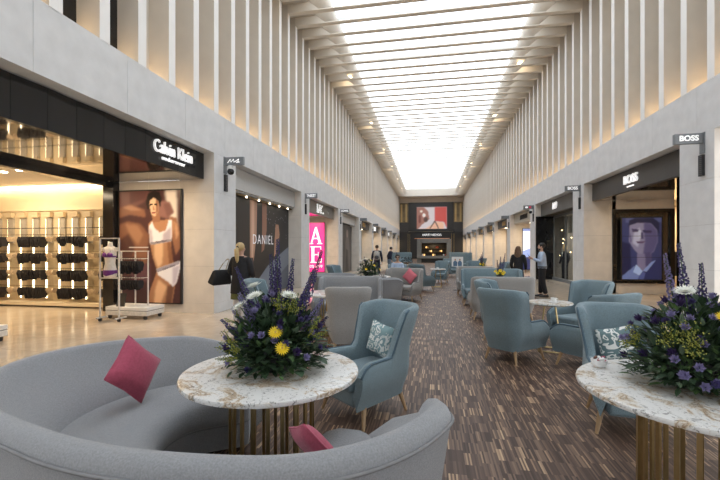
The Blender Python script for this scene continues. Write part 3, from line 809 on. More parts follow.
# RIGHT bay 1: dark sign, lobby with face screen
y0, y1 = J0 + COLW, J0 + BAY
t = sign_band('right', y0, y1, DKBROWN, 'dark bronze fascia sign with white BOSS lettering above the face screen')
sign_text(t, 'right', 'BOSS', 0.34, 12.2, 3.56, extrude=0.02, xs=1.0, bold=0.004)
sign_text(t, 'right', 'HUGO BOSS', 0.06, 12.2, 3.36, extrude=0.01, spacing=1.2)
lob = sroot('wall_lobby_right')
for a, b in zip(zs, zs[1:]):
    MB().box(WR + 0.92, WR + 1.04, y1, y1 + 0.3, a + 0.002, b - 0.002).build('stone_slab', JAMB, lob)
MB().box(WR + 0.92, 8.3, y1 + 0.12, y1 + 0.3, 0, 3.3).build('backing', SHOPDARK, lob)
MB().box(6.30, 8.22, y1, y1 + 0.12, 0.0, 0.37).build('plinth', JAMB, lob)
MB().box(6.30, 8.22, y1, y1 + 0.12, 2.95, 3.27).build('head_panel', JAMB, lob)
wf = sroot('window_20')
mb = MB(); mb.box(6.30, 6.42, y1 - 0.06, y1 + 0.12, 0.37, 2.95); mb.box(8.08, 8.22, y1 - 0.06, y1 + 0.12, 0.37, 2.95); mb.box(6.42, 8.08, y1 - 0.06, y1 + 0.12, 2.83, 2.95); mb.box(6.42, 8.08, y1 - 0.06, y1 + 0.12, 0.37, 0.44)
mb.build('window_frame', BLACK, wf, bevel=0.005)
MB().box(6.42, 8.08, y1 + 0.01, y1 + 0.02, 0.44, 2.83).build('pane', CLEAR, wf)
mb = MB(); mb.box(WR + 0.39, 8.4, y0 - 0.3, y1 + 0.1, 3.27, 3.6); struct('trim_10', mb, GLOSSCEIL)
scol = srgb(78, 76, 118)
def fp(*pts): return [((x - 268) / 180.0, 1 - (y - 84) / 274.0) for x, y in pts]

fl = [(srgb(66, 64, 102), FULL, 0), (srgb(100, 94, 130), fp((285, 84), (448, 84), (448, 104), (285, 106)), 3), (srgb(40, 38, 70), fp((268, 190), (306, 200), (310, 330), (268, 350)), 5),
      (srgb(46, 42, 66), fp((296, 130), (300, 96), (330, 84), (410, 84), (436, 106), (436, 160), (420, 130), (306, 120)), 2),
      (srgb(150, 130, 152), fp((302, 118), (340, 106), (400, 110), (426, 140), (430, 190), (412, 234), (384, 254), (348, 252), (322, 224), (300, 190)), 2),
      (srgb(100, 84, 118), fp((366, 106), (400, 110), (426, 140), (430, 190), (412, 234), (384, 254), (362, 252), (372, 190)), 6), (srgb(196, 176, 190), fp((322, 150), (350, 126), (352, 176), (340, 214), (316, 196)), 5),
      (srgb(74, 58, 88), fp((312, 132), (346, 136), (344, 146), (314, 146)), 2), (srgb(62, 48, 78), fp((362, 138), (404, 142), (402, 152), (364, 150)), 2), (srgb(206, 188, 198), fp((342, 140), (353, 140), (356, 172), (342, 174)), 2), (srgb(84, 68, 98), fp((354, 150), (364, 150), (366, 178), (354, 178)), 2),
      (srgb(104, 72, 98), fp((330, 188), (374, 190), (362, 198), (338, 197)), 1), (srgb(112, 94, 124), fp((300, 160), (306, 150), (312, 186), (306, 198)), 2),
      (srgb(140, 118, 142), fp((336, 244), (398, 244), (402, 300), (362, 322), (336, 300)), 2), (srgb(90, 74, 106), fp((372, 240), (400, 236), (402, 290), (376, 306)), 4),
      (srgb(126, 126, 166), fp((268, 344), (326, 298), (348, 340), (340, 360), (268, 360)), 2), (srgb(56, 54, 92), fp((366, 330), (430, 262), (448, 254), (448, 360), (350, 360)), 3), (srgb(186, 186, 214), fp((332, 292), (362, 320), (350, 342), (318, 326)), 1), (srgb(150, 150, 188), fp((400, 282), (362, 320), (380, 324), (422, 272)), 1), (srgb(96, 94, 140), fp((348, 340), (362, 322), (374, 332), (366, 360), (346, 360)), 1)]
fl = [((c[0] * 0.62, c[1] * 0.84, c[2] * 1.0), q, bl_) for c, q, bl_ in fl]
sc_ = painted('video_screen', 'three tile video screen showing a man in a suit, bluish', 'screen', (6.56, y1 - 0.08, 0.52), 1.22, 2.12, fl, 0.38, 72, 124, border=0.04, part='picture')
for b in (0.355, 0.70):
    MB().box(0, 1.22, -0.062, -0.052, b * 2.12, b * 2.12 + 0.012).build('bezel', BLACKM, sc_)
p_ = thing('shopfront_post', 'black post at the corner of the face screen window', 'post', (8.42, y1 - 0.05, 0))
MB().box(-0.09, 0.09, -0.1, 0.1, 0, 3.27).build('post', BLACK, p_)
struct('wall_shop_right_rear', MB().box(13.0, 13.2, y0 - 1, 18, 0, 3.4), CREAMWALL)
struct('wall_shop_right_far', MB().box(8.3, 13.1, 17.4, 17.6, 0, 3.4), CREAMWALL)
struct('wall_shop_right_near', MB().box(WR + 0.93, 13.1, y0 - 0.9, y0 - 0.7, 0, 3.4), CREAMWALL)
struct('ceiling_shop_right', MB().box(8.4, 13.1, y0 - 0.8, 17.5, 3.3, 3.5), SHOPCEIL)
area('shop_lamp', (9.6, 15.8, 3.28), 0.8, 130, sy=2)
area('lobby_fill', (6.9, 13.2, 3.235), 0.25, 30)
rk = thing('clothes_rail', 'dark clothes rail in the lit shop beside the face screen', 'clothes rail', (9.6, 16.4, 0))
MB().tube([(-0.6, 0, 0), (-0.6, 0, 1.5), (0.6, 0, 1.5), (0.6, 0, 0)], 0.02, 6).build('frame', BLACKM, rk)
jm = MB().ring([[(a * 0.26 * w, 0.03 * b, z) for a, b in ((-1, -1), (1, -1), (1, 1), (-1, 1))] for w, z in ((0.8, 0.55), (0.85, 1.0), (0.95, 1.3), (0.7, 1.42), (0.2, 1.47))]).mesh('jacket', M('navy_suit', (0.02, 0.022, 0.035), 0.8))
for q in range(10):
    o = link('jacket', jm); o.location = (9.6 - 0.5 + q * 0.11, 16.4, 0); o.rotation_euler = (0, 0, R(80)); tag(o, 'dark jacket hanging on the clothes rail of the lit shop', 'jacket', 'jackets on the clothes rail')

# RIGHT bay 2: glazed window with mannequin
y0, y1 = J0 + BAY + COLW, J0 + 2 * BAY
t = sign_band('right', y0, y1, M('charcoal_sign_panel', (0.10, 0.095, 0.09), 0.4, var=0.08), 'charcoal fascia sign with white letters over the glazed mannequin window')
sign_text(t, 'right', 'BI9', 0.44, 19.0, 3.55, extrude=0.02, bold=0.0, shear=0.1, spacing=1.15)
mb = MB(); xbox(mb, 'right', 0.39, 1.2, y0 - 0.3, y1 + 0.3, 3.27, 3.6); struct('trim_11', mb, SHOPDARK)
mb = MB(); xbox(mb, 'right', 0.02, 0.93, y1 - 0.05, y1 - 0.002, 0.0, 3.25); struct('trim_12', mb, BLACK)
wf = sroot('window_21')
mb = MB()
for yy in (y0 + 0.05, y0 + 1.8, y0 + 3.55, y1 - 0.1): xbox(mb, 'right', 0.86, 0.92, yy, yy + 0.05, 0.12, 3.25)
xbox(mb, 'right', 0.80, 0.95, y0, y1, 0.0, 0.14); xbox(mb, 'right', 0.86, 0.92, y0, y1, 3.15, 3.27)
mb.build('window_frame', SIGNG, wf)
for a in (0.1, 1.85, 3.6):
    mb = MB(); xbox(mb, 'right', 0.885, 0.895, y0 + a, y0 + a + 1.69, 0.14, 3.15); mb.build('pane', CLEAR, wf)
struct('wall_window_back', MB().box(WR + 2.6, WR + 2.8, y0 - 0.5, y1 + 0.5, 0, 3.4), M('window_backdrop', (0.16, 0.16, 0.165), 0.7))
for yy in (y0 - 0.12, y1 + 0.02): struct('wall_window_side', MB().box(WR + 0.92, WR + 2.7, yy, yy + 0.1, 0, 3.4), M('window_backdrop', (0.16, 0.16, 0.165), 0.7))
struct('ceiling_window', MB().box(WR + 1.2, WR + 2.8, y0, y1, 3.25, 3.4), SHOPCEIL)
area('window_lamp', (WR + 1.7, 19.5, 3.2), 0.4, 170, (1, 0.85, 0.65))
ct = thing('curtain', 'pale pleated curtain across the top of the mannequin window', 'curtain', (WR + 1.5, y0 + 0.2, 2.35))
mb = MB(); pts = [(0.05 * math.sin(i * 1.3), i * 0.05) for i in range(100)]
mb.ring([[(x, y, z) for x, y in pts] + [(x + 0.02, y, z) for x, y in pts[::-1]] for z in (0, 0.9)])
mb.build('cloth', M('curtain_grey', (0.40, 0.41, 0.40), 0.8), ct, smooth=True)

def mannequin_suit(loc, rz, label, suit):
    m = thing('mannequin', label, 'mannequin', loc, rz)
    mb = MB(); mb.lathe([(0.05, 1.42), (0.06, 1.5), (0.085, 1.58), (0.095, 1.66), (0.085, 1.74), (0.04, 1.79)], n=12, sy=1.15)
    mb.build('head', M('mannequin_gold', (0.70, 0.52, 0.30), 0.3, metal=0.3), m, smooth='all')
    mb = MB(); mb.lathe([(0.18, 0.82), (0.17, 1.0), (0.20, 1.25), (0.22, 1.38), (0.10, 1.46), (0.05, 1.47)], n=14, sx=1.0, sy=0.62)
    mb.build('jacket', suit, m, smooth='all')
    for s in (-1, 1):
        MB().tube([(s * 0.22, 0, 1.38), (s * 0.28, -0.02, 1.1), (s * 0.27, 0.08, 0.85)], [0.07, 0.06, 0.045], 8).build('sleeve', suit, m, smooth='all')
        MB().tube([(s * 0.09, 0, 0.9), (s * 0.10, 0.0, 0.5), (s * 0.11, 0, 0.06)], [0.10, 0.08, 0.065], 8).build('trouser_leg', suit, m, smooth='all')
        MB().ell((s * 0.11, 0.05, 0.05), (0.05, 0.13, 0.05)).build('shoe', BLACKM, m, smooth='all')
    MB().add([(-0.05, 0.135, 1.43), (0.05, 0.135, 1.43), (0.0, 0.155, 1.15)], [(0, 1, 2)]).build('shirt_front', WHITE, m)
    return m
SUIT = M('navy_suit', (0.02, 0.022, 0.035), 0.8)
mannequin_suit((WR + 1.15, 20.45, 0), R(110), 'mannequin in a dark suit with a pale head behind the shop window', SUIT)
mannequin_suit((WR + 1.7, 17.6, 0), R(75), 'mannequin in a blue suit, further inside the shop window', M('blue_suit', (0.04, 0.06, 0.12), 0.8))
random.seed(5)
pb = MB().ell((0, 0, 0), (0.028, 0.028, 0.028), 8, 6).mesh('bulb', E('pendant_bulb', (1, 0.75, 0.4), 9))
cords = M('cord', (0.05, 0.05, 0.05), 0.6)
for q in range(8):
    z = random.uniform(1.2, 2.6); loc = (WR + 1.05 + random.uniform(-0.06, 0.2), 19.6 + random.uniform(0, 1.5), z)
    d = thing('pendant_bulb', 'small glowing bulb hung in the mannequin window', 'light', loc, group='bulbs in the mannequin window')
    link('bulb', pb, d)
    MB().tube([(0, 0, 0), (0, 0, 3.25 - z)], 0.005, 4).build('cord', cords, d)

# RIGHT bay 3: pale sign, backlit panel
y0, y1 = J0 + 2 * BAY + COLW, J0 + 3 * BAY
t = sign_band('right', y0, y1, M('cream_sign_panel', (0.46, 0.43, 0.36), 0.5, var=0.05), 'cream fascia sign with dark lettering above the backlit blue panel')
glyph_row(t, 'right', 11, y0 + 2.7, 3.56, 0.28, BLACKM, 31)
recess('right', 3, 1.6, BACKW, BACKW, lamp=40)
bl = [(srgb(225, 228, 245), FULL), (srgb(140, 160, 215), [(0, 0.25), (1, 0.32), (1, 0.55), (0.5, 0.5), (0, 0.45)]), (srgb(50, 55, 100), rect(0, 0, 1, 0.30)), (srgb(110, 130, 190), rect(0, 0.94, 1, 1))]
poster('lightbox', 'backlit white and blue panel beside the man on his phone', 'lightbox', (6.18, y1 - 0.06, 0.2), (1, 0, 0), 0.62, 2.75, bl, em=0.8)
for k in range(4, 10):
    y0, y1 = J0 + (k - 1) * BAY + COLW, min(J0 + k * BAY, Y1)
    t = sign_band('right', y0, y1, DKBROWN if k != 7 else SIGNP, 'dark fascia sign with gilt lettering, %s shop after the cream sign on that side' % words[k - 4])
    glyph_row(t, 'right', 6, y0 + 2.7, 3.56, 0.34, GILT, k + 40)
    recess('right', k, 0.95, BACKW, BACKW, lamp=40)

# ------------------------------------------------ END OF THE MALL
YE = Y1
CHAR = M('charcoal_cladding', (0.045, 0.045, 0.048), 0.5, var=0.12)
we = sroot('wall_end')
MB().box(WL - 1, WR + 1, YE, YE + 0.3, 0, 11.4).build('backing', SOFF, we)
for a, b in ((WL, -1.9), (2.3, WR)): MB().box(a, b, YE - 0.12, YE, 0, 4.5).build('black_cladding', BLACKM, we)
MB().box(-1.9, 2.3, YE - 0.12, YE, 3.3, 4.5).build('black_cladding', BLACKM, we)
MB().box(-1.9, 2.3, YE - 0.05, YE, 0, 3.3).build('dark_entrance', SHOPDARK, we)
for a, b in ((WL, -3.6), (3.85, WR)):
    MB().box(a, b, YE - 0.14, YE, 4.5, 6.1).build('charcoal_cladding', CHAR, we)
    MB().box(a, b, YE - 0.10, YE, 6.1, 9.4).build('bronze_window', M('bronze_glass', (0.20, 0.15, 0.08), 0.3, var=0.4, scale=1.2), we)
    for q in range(2): MB().box(a + 0.2 + q * 0.8, a + 0.5 + q * 0.8, YE - 0.16, YE - 0.1, 6.2, 9.2).build('gilt_fin', M('gilt_fin', (0.55, 0.40, 0.18), 0.4, metal=0.4), we)
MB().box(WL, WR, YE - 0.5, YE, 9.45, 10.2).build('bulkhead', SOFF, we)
for xx in (-3.7, -3.4, 3.5, 3.9): MB().box(xx, xx + 0.05, YE - 0.16, YE - 0.12, 0.4, 4.2).build('gilt_strip', GOLD, we)
sl = [(srgb(200, 192, 196), FULL), (srgb(150, 104, 92), [(0, 0), (0.05, 0), (0.18, 0.2), (0.42, 0.45), (0.38, 0.8), (0.22, 1), (0, 1)]), (srgb(186, 76, 70), [(0.60, 0.30), (0.62, 0.34), (0.9, 0.30), (1, 0), (1, 1), (0.60, 1)]),
      (srgb(220, 176, 150), [(0.08, 0), (0.9, 0), (0.88, 0.28), (0.62, 0.33), (0.50, 0.18), (0.30, 0.02)]), (srgb(60, 40, 44), [(0.42, 0.02), (0.46, 0.02), (0.60, 0.30), (0.70, 0.02), (0.74, 0.02), (0.62, 0.36), (0.58, 0.36)]),
      (srgb(236, 226, 222), oval(0.24, 0.62, 0.05, 0.09)), (srgb(80, 56, 50), oval(0.3, 0.42, 0.07, 0.12)), (srgb(230, 215, 205), oval(0.15, 0.8, 0.05, 0.05)), (srgb(112, 64, 58), oval(0.10, 0.45, 0.05, 0.2))]
sl = [(c_, q_, 2) for c_, q_ in sl]
es = painted('advertising_screen', 'huge black framed screen with a red and skin toned picture at the mall end', 'screen', (-2.2, YE - 0.28, 5.0), 5.0, 3.7, sl, 0.5, 60, 46, frame=CHAR, border=0.1, part='picture')
mb = MB(); mb.box(-1.4, 6.05, 0.0, 0.13, -0.40, 4.45); mb.build('surround', M('screen_surround', (0.03, 0.03, 0.031), 0.3), es)
hs = thing('store_sign', 'small white HARVEY NICHOLS sign on the black end wall', 'sign', (0.3, YE - 0.13, 3.98))
text_part('lettering', 'HARVEY NICHOLS', 0.5, E('store_letter', (1, 1, 1), 0.8), hs, (0, -0.03, 0), ROT_C, 0.02, xs=0.78, bold=0.0)
mb = MB(); mb.box(-2.9, 2.9, -0.04, 0, -0.62, -0.56); mb.build('light_line', E('copper_line', (0.6, 0.25, 0.12), 0.6), hs)

# kiosk shaped like a grey stone frame
KY = 45.5; kx = 0.45
STEEL = M('kiosk_grey', (0.19, 0.195, 0.19), 0.55, var=0.1, scale=3)
kk = thing('kiosk', 'grey stone framed kiosk standing before the black end wall', 'kiosk', (kx, KY, 0))
MB().box(-1.95, -1.45, 0, 2.2, 0, 2.75).build('pier', STEEL, kk, bevel=0.03)
MB().box(1.45, 1.95, 0, 2.2, 0, 2.75).build('pier', STEEL, kk, bevel=0.03)
MB().box(-1.6, 1.6, 0, 2.2, 2.30, 2.80).build('lintel', STEEL, kk, bevel=0.03)
MB().box(-1.95, 1.95, -0.12, 0.3, 0.48, 0.80).build('counter', STEEL, kk, bevel=0.03)
MB().box(-1.45, 1.45, 0.1, 0.3, 0.0, 0.5).build('front_panel', BLACKM, kk)
MB().box(-1.45, 1.45, 2.0, 2.2, 0.0, 2.35).build('back_panel', SHOPDARK, kk)
random.seed(11)
for q in range(14):
    w_ = random.uniform(0.05, 0.2)
    x = -1.3 + 0.4 * (q % 7) + (0.2 if q >= 7 else 0); z = (0.802, 1.247, 1.697)[(q * 2 + q // 7) % 3]
    g = thing('kiosk_jar', 'small amber or pale jar on the shelves inside the grey kiosk', 'jar', (kx + x, KY + (0.08 if z < 1 else 1.85), z), group='jars in the kiosk')
    jc = random.choice(('gilt', 'glowing amber', 'dark red', 'white'))
    g['label'] = '%s jar on the %s inside the grey kiosk' % (jc, 'counter' if z < 1 else 'lower shelf' if z < 1.5 else 'upper shelf')
    MB().lathe([(0.06, 0), (0.08, 0.03), (0.08, 0.18), (0.05, 0.22)], n=8).build('jar', {'gilt': GILT, 'glowing amber': E('kiosk_glow', (1, 0.55, 0.2), 1.5), 'dark red': M('jar_red', (0.35, 0.05, 0.03), 0.3), 'white': WHITE}[jc], g, smooth=True)
    MB().lathe([(0.055, 0.22), (0.055, 0.26)], n=8).build('lid', BLACKM, g)
for z in (1.21, 1.66): MB().box(-1.45, 1.45, 1.7, 2.0, z, z + 0.035).build('shelf', GOLDD, kk)
area('kiosk_lamp', (kx, KY + 1.0, 2.28), 0.3, 25)

# ================================================================== FURNITURE
def smooth01(t):
    t = max(0.0, min(1.0, t)); return t * t * (3 - 2 * t)

def wing_parts(root, fab, pip, leg, hw=0.36, H=1.02, arm=0.57, hb=0.285, cushions=1, buttons=False, straight=False):
    """upholstered high-back seat, faces local +Y"""
    yb, yf, rc = -0.36, 0.36, 0.15
    if straight: hb = hw - 0.02
    # plan path from right front round the back to left front
    path = []
    n1, n2, n3 = 12, 8, max(6, int(hw * 16))
    nrm = Vector((yf - (yb + rc), -(hw - hb))).normalized()
    n1 = 18
    for i in range(n1): path.append((hw + (hb - hw) * i / n1, yf + (yb + rc - yf) * i / n1, nrm.x, nrm.y))
    for i in range(n2):
        a = math.pi / 2 * i / n2
        path.append((hb - rc + rc * math.cos(a), yb + rc - rc * math.sin(a), math.cos(a), -math.sin(a)))
    for i in range(n3 + 1):
        path.append((hb - rc - (2 * (hb - rc)) * i / n3, yb, 0, -1))
    left = [(-x, y, -nx, ny) for x, y, nx, ny in path[:n1 + n2]][::-1]
    path = path + left
    th = 0.085
    def top(x, y):
        if y <= -0.13: h = H - 0.03 * smooth01((y + 0.36) / 0.23)
        else: h = (H - 0.03) + (arm - H + 0.03) * smooth01((y + 0.13) / 0.10)
        if y > 0.20: h -= 0.10 * ((y - 0.20) / 0.16) ** 2
        return h
    z0 = 0.17
    rings = []; K = 9
    for (x, y, nx, ny) in path:
        h = top(x, y)
        def off(z):
            f = (z - z0) / (H - z0)
            belly = 0.012 * math.sin(min(1, f / 0.45) * math.pi)
            flare = (0.0 if straight else 0.06) * smooth01((f - 0.50) / 0.50)
            taper = -0.06 * (1 - smooth01(f / 0.30))
            return belly + flare + taper
        def pt(z, inset):
            o = off(z) - inset
            lean = -0.13 * max(0, z - 0.40) * (1 if y < 0.05 else max(0, 1 - (y - 0.05) / 0.2))
            return (x + nx * o, y + ny * o + lean, z)
        ring = [pt(z0 + (h - 0.035 - z0) * j / K, 0.0) for j in range(K + 1)]
        ring += [pt(h - 0.008, 0.018), pt(h, th * 0.5), pt(h - 0.008, th - 0.018)]
        ring += [pt(h - 0.035 - (h - 0.035 - 0.30) * j / 5, th) for j in range(6)]
        rings.append(ring)
    mb = MB(); mb.ring(rings, closed=True, caps=True)
    mb.build('shell', fab, root, smooth=True)
    # piping along the arm fronts
    for s in (1, -1):
        pts = []
        for (x, y, nx, ny) in path[:n1 - 1] if s == 1 else path[-(n1 - 1):]:
            h = top(x, y)
            f = (h - z0) / (H - z0); o = 0.012 * math.sin(min(1, f / 0.45) * math.pi) + (0 if straight else 0.06) * smooth01((f - 0.50) / 0.50) - 0.06 * (1 - smooth01(f / 0.30)) - 0.012
            lean = -0.13 * max(0, h - 0.40) * (1 if y < 0.05 else max(0, 1 - (y - 0.05) / 0.2))
            pts.append((x + nx * o, y + ny * o + lean, h - 0.008))
        MB().tube(pts, 0.010, 6).build('piping', pip, root, smooth='all')
    w = (hw + hb) / 2 - th - 0.004
    MB().box(-w, w, -0.27, 0.34, 0.17, 0.32).build('base', fab, root, bevel=0.03, segs=3)
    for c in range(cushions):
        a = -w + 2 * w * c / cushions; b = -w + 2 * w * (c + 1) / cushions
        MB().box(a + 0.003, b - 0.003, -0.27, 0.37, 0.30, 0.445).build('seat_cushion', fab, root, bevel=0.045, segs=4)
    if buttons:
        bmesh_ = MB().ell((0, 0, 0), (0.016, 0.012, 0.016), 8, 5).mesh('button', pip, 'all')
        for i in range(5):
            o = link('button', bmesh_, root); o.location = (-hw * 0.62 + hw * 1.24 * i / 4, yb + th - 0.045, 0.74)
    for sx in (-1, 1):
        for sy, yy, hh in ((1, 0.25, hw), (-1, -0.25, hb)):
            MB().tube([(sx * (hh - 0.10), yy, 0.20), (sx * (hh - 0.05), yy + sy * 0.05, 0.0)], [0.026, 0.014], 8).build('leg', leg, root, smooth=True)

_proto = {}
def seat(kind, loc, face, label, group=None, name=None):
    """kind: blue / grey armchair or loveseat; face = direction (x, y) it looks to"""
    rz = math.atan2(face[1], face[0]) - math.pi / 2
    nm = name or {'blue': 'wing_armchair', 'grey': 'wing_armchair', 'grey_love': 'loveseat', 'blue_love': 'loveseat', 'grey_tuft': 'loveseat', 'blue_booth': 'booth_seat'}[kind]
    cat = 'armchair' if nm == 'wing_armchair' else 'sofa'
    L = (loc[0], loc[1], 0)
    if kind in _proto:
        o = copy_tree(_proto[kind], None, L, rz, label, group)
        if not group and 'group' in o: del o['group']
        return o
    r = thing(nm, label, cat, L, rz, group)
    if kind == 'blue': wing_parts(r, BLUEF, BLUEP, OAK)
    if kind == 'grey': wing_parts(r, GREYF2, GREYP, OAK)
    if kind == 'grey_love': wing_parts(r, GREYF2, GREYP, OAK, hw=0.68, H=0.96, cushions=2, straight=True)
    if kind == 'grey_tuft': wing_parts(r, GREYF, GREYP, OAK, hw=0.72, H=0.96, cushions=2, straight=True, buttons=True)
    if kind == 'blue_love': wing_parts(r, BLUEF, BLUEP, OAK, hw=0.86, H=1.0, cushions=2, straight=True)
    if kind == 'blue_booth': wing_parts(r, BLUEF, BLUEP, OAK, hw=0.9, H=1.32, cushions=2, straight=True)
    _proto[kind] = r
    return r

# ---- curved grey sofa (polar sections about its centre)
def interp(tab, th):
    if th <= tab[0][0]: return tab[0][1]
    for (a, ra), (b, rb) in zip(tab, tab[1:]):
        if a <= th <= b:
            return ra + (rb - ra) * (th - a) / (b - a)
    return tab[-1][1]
def smooth_tab(tab, lo, hi, n, it=3):
    v = [interp(tab, lo + (hi - lo) * i / n) for i in range(n + 1)]
    for _ in range(it):
        v = [v[0]] + [(v[i - 1] + 2 * v[i] + v[i + 1]) / 4 for i in range(1, n)] + [v[-1]]
    return v
# angle runs clockwise from the right-hand end: a = -theta
OUT = [(-16, 1.19), (-5, 1.25), (8, 1.28), (19, 1.295), (34, 1.26), (48, 1.215), (70, 1.07), (86, 1.03), (102, 1.03), (122, 1.08), (140, 1.23), (160, 1.53), (177, 1.73), (189, 1.76), (199, 1.68), (215, 1.42), (238, 1.13), (262, 1.04)]
BAK = [(-16, 0.74), (-5, 0.76), (20, 0.84), (40, 0.88), (70, 0.78), (102, 0.76), (140, 0.92), (168, 1.10), (192, 1.12), (213, 1.08), (238, 0.84), (262, 0.74)]
FRO = [(-16, 0.40), (-5, 0.44), (34, 0.52), (100, 0.42), (160, 0.50), (198, 0.54), (228, 0.45), (262, 0.40)]
def curved_sofa(loc, rz, label, group):
    root = thing('curved_sofa', label, 'sofa', (loc[0], loc[1], 0), rz, group)
    lo, hi, n = -11, 252, 100
    o_, b_, f_ = smooth_tab(OUT, lo, hi, n, 12), smooth_tab(BAK, lo, hi, n, 14), smooth_tab(FRO, lo, hi, n, 10)
    rings, srings, pip, pip2 = [], [], [], []
    for i in range(n + 1):
        a = lo + (hi - lo) * i / n; th = -R(a)
        e = min(i, n - i) / n * (hi - lo)              # degrees from the nearest end
        q = math.sqrt(max(0.0, 1 - (1 - min(1, e / 9.0)) ** 2))   # rounded end in plan
        drop = 0.13 * (1 - smooth01(e / 34.0)) + 0.12 * (1 - q)
        o, b, f = o_[i], b_[i], f_[i]
        zt = 0.785 - drop
        it_ = o - 0.135                          # inner edge of the rim
        mid = (o + it_) / 2
        mix = lambda r: mid + (r - mid) * (0.25 + 0.75 * q)
        prof = [(o - 0.12, 0.05), (o - 0.06, 0.30), (o - 0.015, zt - 0.14), (o, zt - 0.07), (o - 0.02, zt - 0.025), (o - 0.055, zt - 0.002), (o - 0.095, zt - 0.004), (it_ + 0.01, zt - 0.03),
                (it_ - 0.025, zt - 0.09), (max(b + 0.02, it_ - (it_ - b) * 0.55), zt - (zt - 0.42) * 0.55), (b, 0.42), (b - 0.01, 0.20), (b, 0.05)]
        rings.append([(math.cos(th) * mix(r), math.sin(th) * mix(r), z) for r, z in prof])
        pip.append((math.cos(th) * mix(o + 0.004), math.sin(th) * mix(o + 0.004), zt - 0.07))
        if e > 3:
            e2 = e - 3; q2 = math.sqrt(max(0.0, 1 - (1 - min(1, e2 / 16.0)) ** 2)); m2 = (b + 0.05 + f) / 2
            mx = lambda r: m2 + (r - m2) * (0.15 + 0.85 * q2)
            sp = [(b + 0.05, 0.06), (f + 0.07, 0.06), (f + 0.05, 0.24), (f + 0.012, 0.27), (f, 0.33), (f + 0.012, 0.40), (f + 0.05, 0.432), (f + 0.13, 0.445), ((b + f) / 2, 0.45), (b + 0.05, 0.44)]
            srings.append([(math.cos(th) * mx(r), math.sin(th) * mx(r), z) for r, z in sp])
            pip2.append((math.cos(th) * mx(f + 0.03), math.sin(th) * mx(f + 0.03), 0.255))
    MB().ring(rings).build('back', GREYF, root, smooth='all')
    MB().ring(srings).build('seat', GREYF, root, smooth=True)
    MB().tube(pip, 0.008, 6).build('piping', GREYP, root, smooth='all')
    MB().tube(pip2, 0.008, 6).build('seat_piping', GREYP, root, smooth='all')
    for a in (12, 60, 110, 160, 205, 240):
        r = (interp(OUT, a) + interp(BAK, a)) / 2
        MB().lathe([(0.03, 0.0), (0.035, 0.09)], (r * math.cos(-R(a)), r * math.sin(-R(a)), 0), 8).build('foot', DKOAK, root)
    return root
S1C = (-1.15, 2.25)
sofa1 = curved_sofa(S1C, 0, 'big curved grey sofa wrapped around the marble table with flowers, raspberry pillows on it', None)
S3 = copy_tree(sofa1, None, (-1.95, 11.25, 0), R(-16), 'curved grey sofa further along, a table with yellow and white flowers inside it')

# ---- pillows
def pillow(name, label, mat, loc, rot, s=0.42, th=0.13, group=None):
    n = 10; mb = MB()
    def P(u, v, sg):
        e = (1 - abs(u) ** 3.2) * (1 - abs(v) ** 3.2)
        pin = 1 - 0.07 * (1 - abs(u)) * abs(v) ** 2 ; pin2 = 1 - 0.07 * (1 - abs(v)) * abs(u) ** 2
        return (u * s / 2 * pin2, sg * th / 2 * e ** 0.55 + 0.004 * sg, v * s / 2 * pin)
    for sg in (-1, 1):
        vs = [P(-1 + 2 * i / n, -1 + 2 * j / n, sg) for j in range(n + 1) for i in range(n + 1)]
        mb.add(vs, [(j * (n + 1) + i, j * (n + 1) + i + 1, (j + 1) * (n + 1) + i + 1, (j + 1) * (n + 1) + i) for j in range(n) for i in range(n)])
    root = thing(name, label, 'pillow', loc)
    root.rotation_euler = rot
    mb.build('cover', mat, root, smooth='all')
    edge = [(-1 + 2 * i / n, -1) for i in range(n)] + [(1, -1 + 2 * i / n) for i in range(n)] + [(1 - 2 * i / n, 1) for i in range(n)] + [(-1, 1 - 2 * i / n) for i in range(n + 1)]
    MB().tube([tuple((Vector(P(u, v, 1)) + Vector(P(u, v, -1))) / 2) for u, v in edge], 0.006, 5).build('piped_edge', mat, root, smooth='all')
    return root
pillow('pillow', 'raspberry pink pillow propped on its corner on the curved grey sofa', PINKF, (-2.06, 2.40, 0.703), (R(-20), R(44), R(72)), 0.34, 0.14)
pillow('pillow', 'raspberry pink pillow showing only its tip above the near sofa back', PINKF, (-0.55, 1.79, 0.605), (R(52), R(45), R(8)), 0.25, 0.08)

# ---- marble tables
def ring_pts(r, n, ph=0): return [(r * math.cos(2 * math.pi * i / n + ph), r * math.sin(2 * math.pi * i / n + ph)) for i in range(n)]
def big_table(loc, label, r=0.575):
    t = thing('marble_table', label, 'table', (loc[0], loc[1], 0))
    MB().lathe([(r - 0.02, 0.715), (r - 0.004, 0.722), (r, 0.735), (r - 0.004, 0.748), (r - 0.02, 0.752)], n=64).build('table_top', MARBLE, t, smooth=True)
    MB().lathe([(0.30, 0.695), (0.30, 0.714)], n=32).build('top_plate', GOLDD, t)
    bar = MB().box(-0.007, 0.007, -0.011, 0.011, 0.03, 0.70).mesh('bar', GOLD)
    for i, (x, y) in enumerate(ring_pts(0.27, 20)):
        o = link('bar', bar, t); o.location = (x, y, 0); o.rotation_euler = (0, 0, 2 * math.pi * i / 20)
    mb = MB(); n = 32
    mb.ring([[(rr * math.cos(2 * math.pi * i / n), rr * math.sin(2 * math.pi * i / n), z) for rr, z in ((0.245, 0.0), (0.295, 0.0), (0.295, 0.03), (0.245, 0.03))] for i in range(n + 1)], caps=False)
    mb.build('base_ring', GOLDD, t)
    return t
T1 = (-1.035, 2.42); TR = (1.52, 2.51)
tab = big_table(T1, 'round marble table with brass bars inside the big curved sofa')
tabr = copy_tree(tab, None, (TR[0], TR[1], 0), R(130), 'round marble table with a small bowl on it, patterned pillow chair behind')
tabr.scale = (1.085, 1.085, 1)
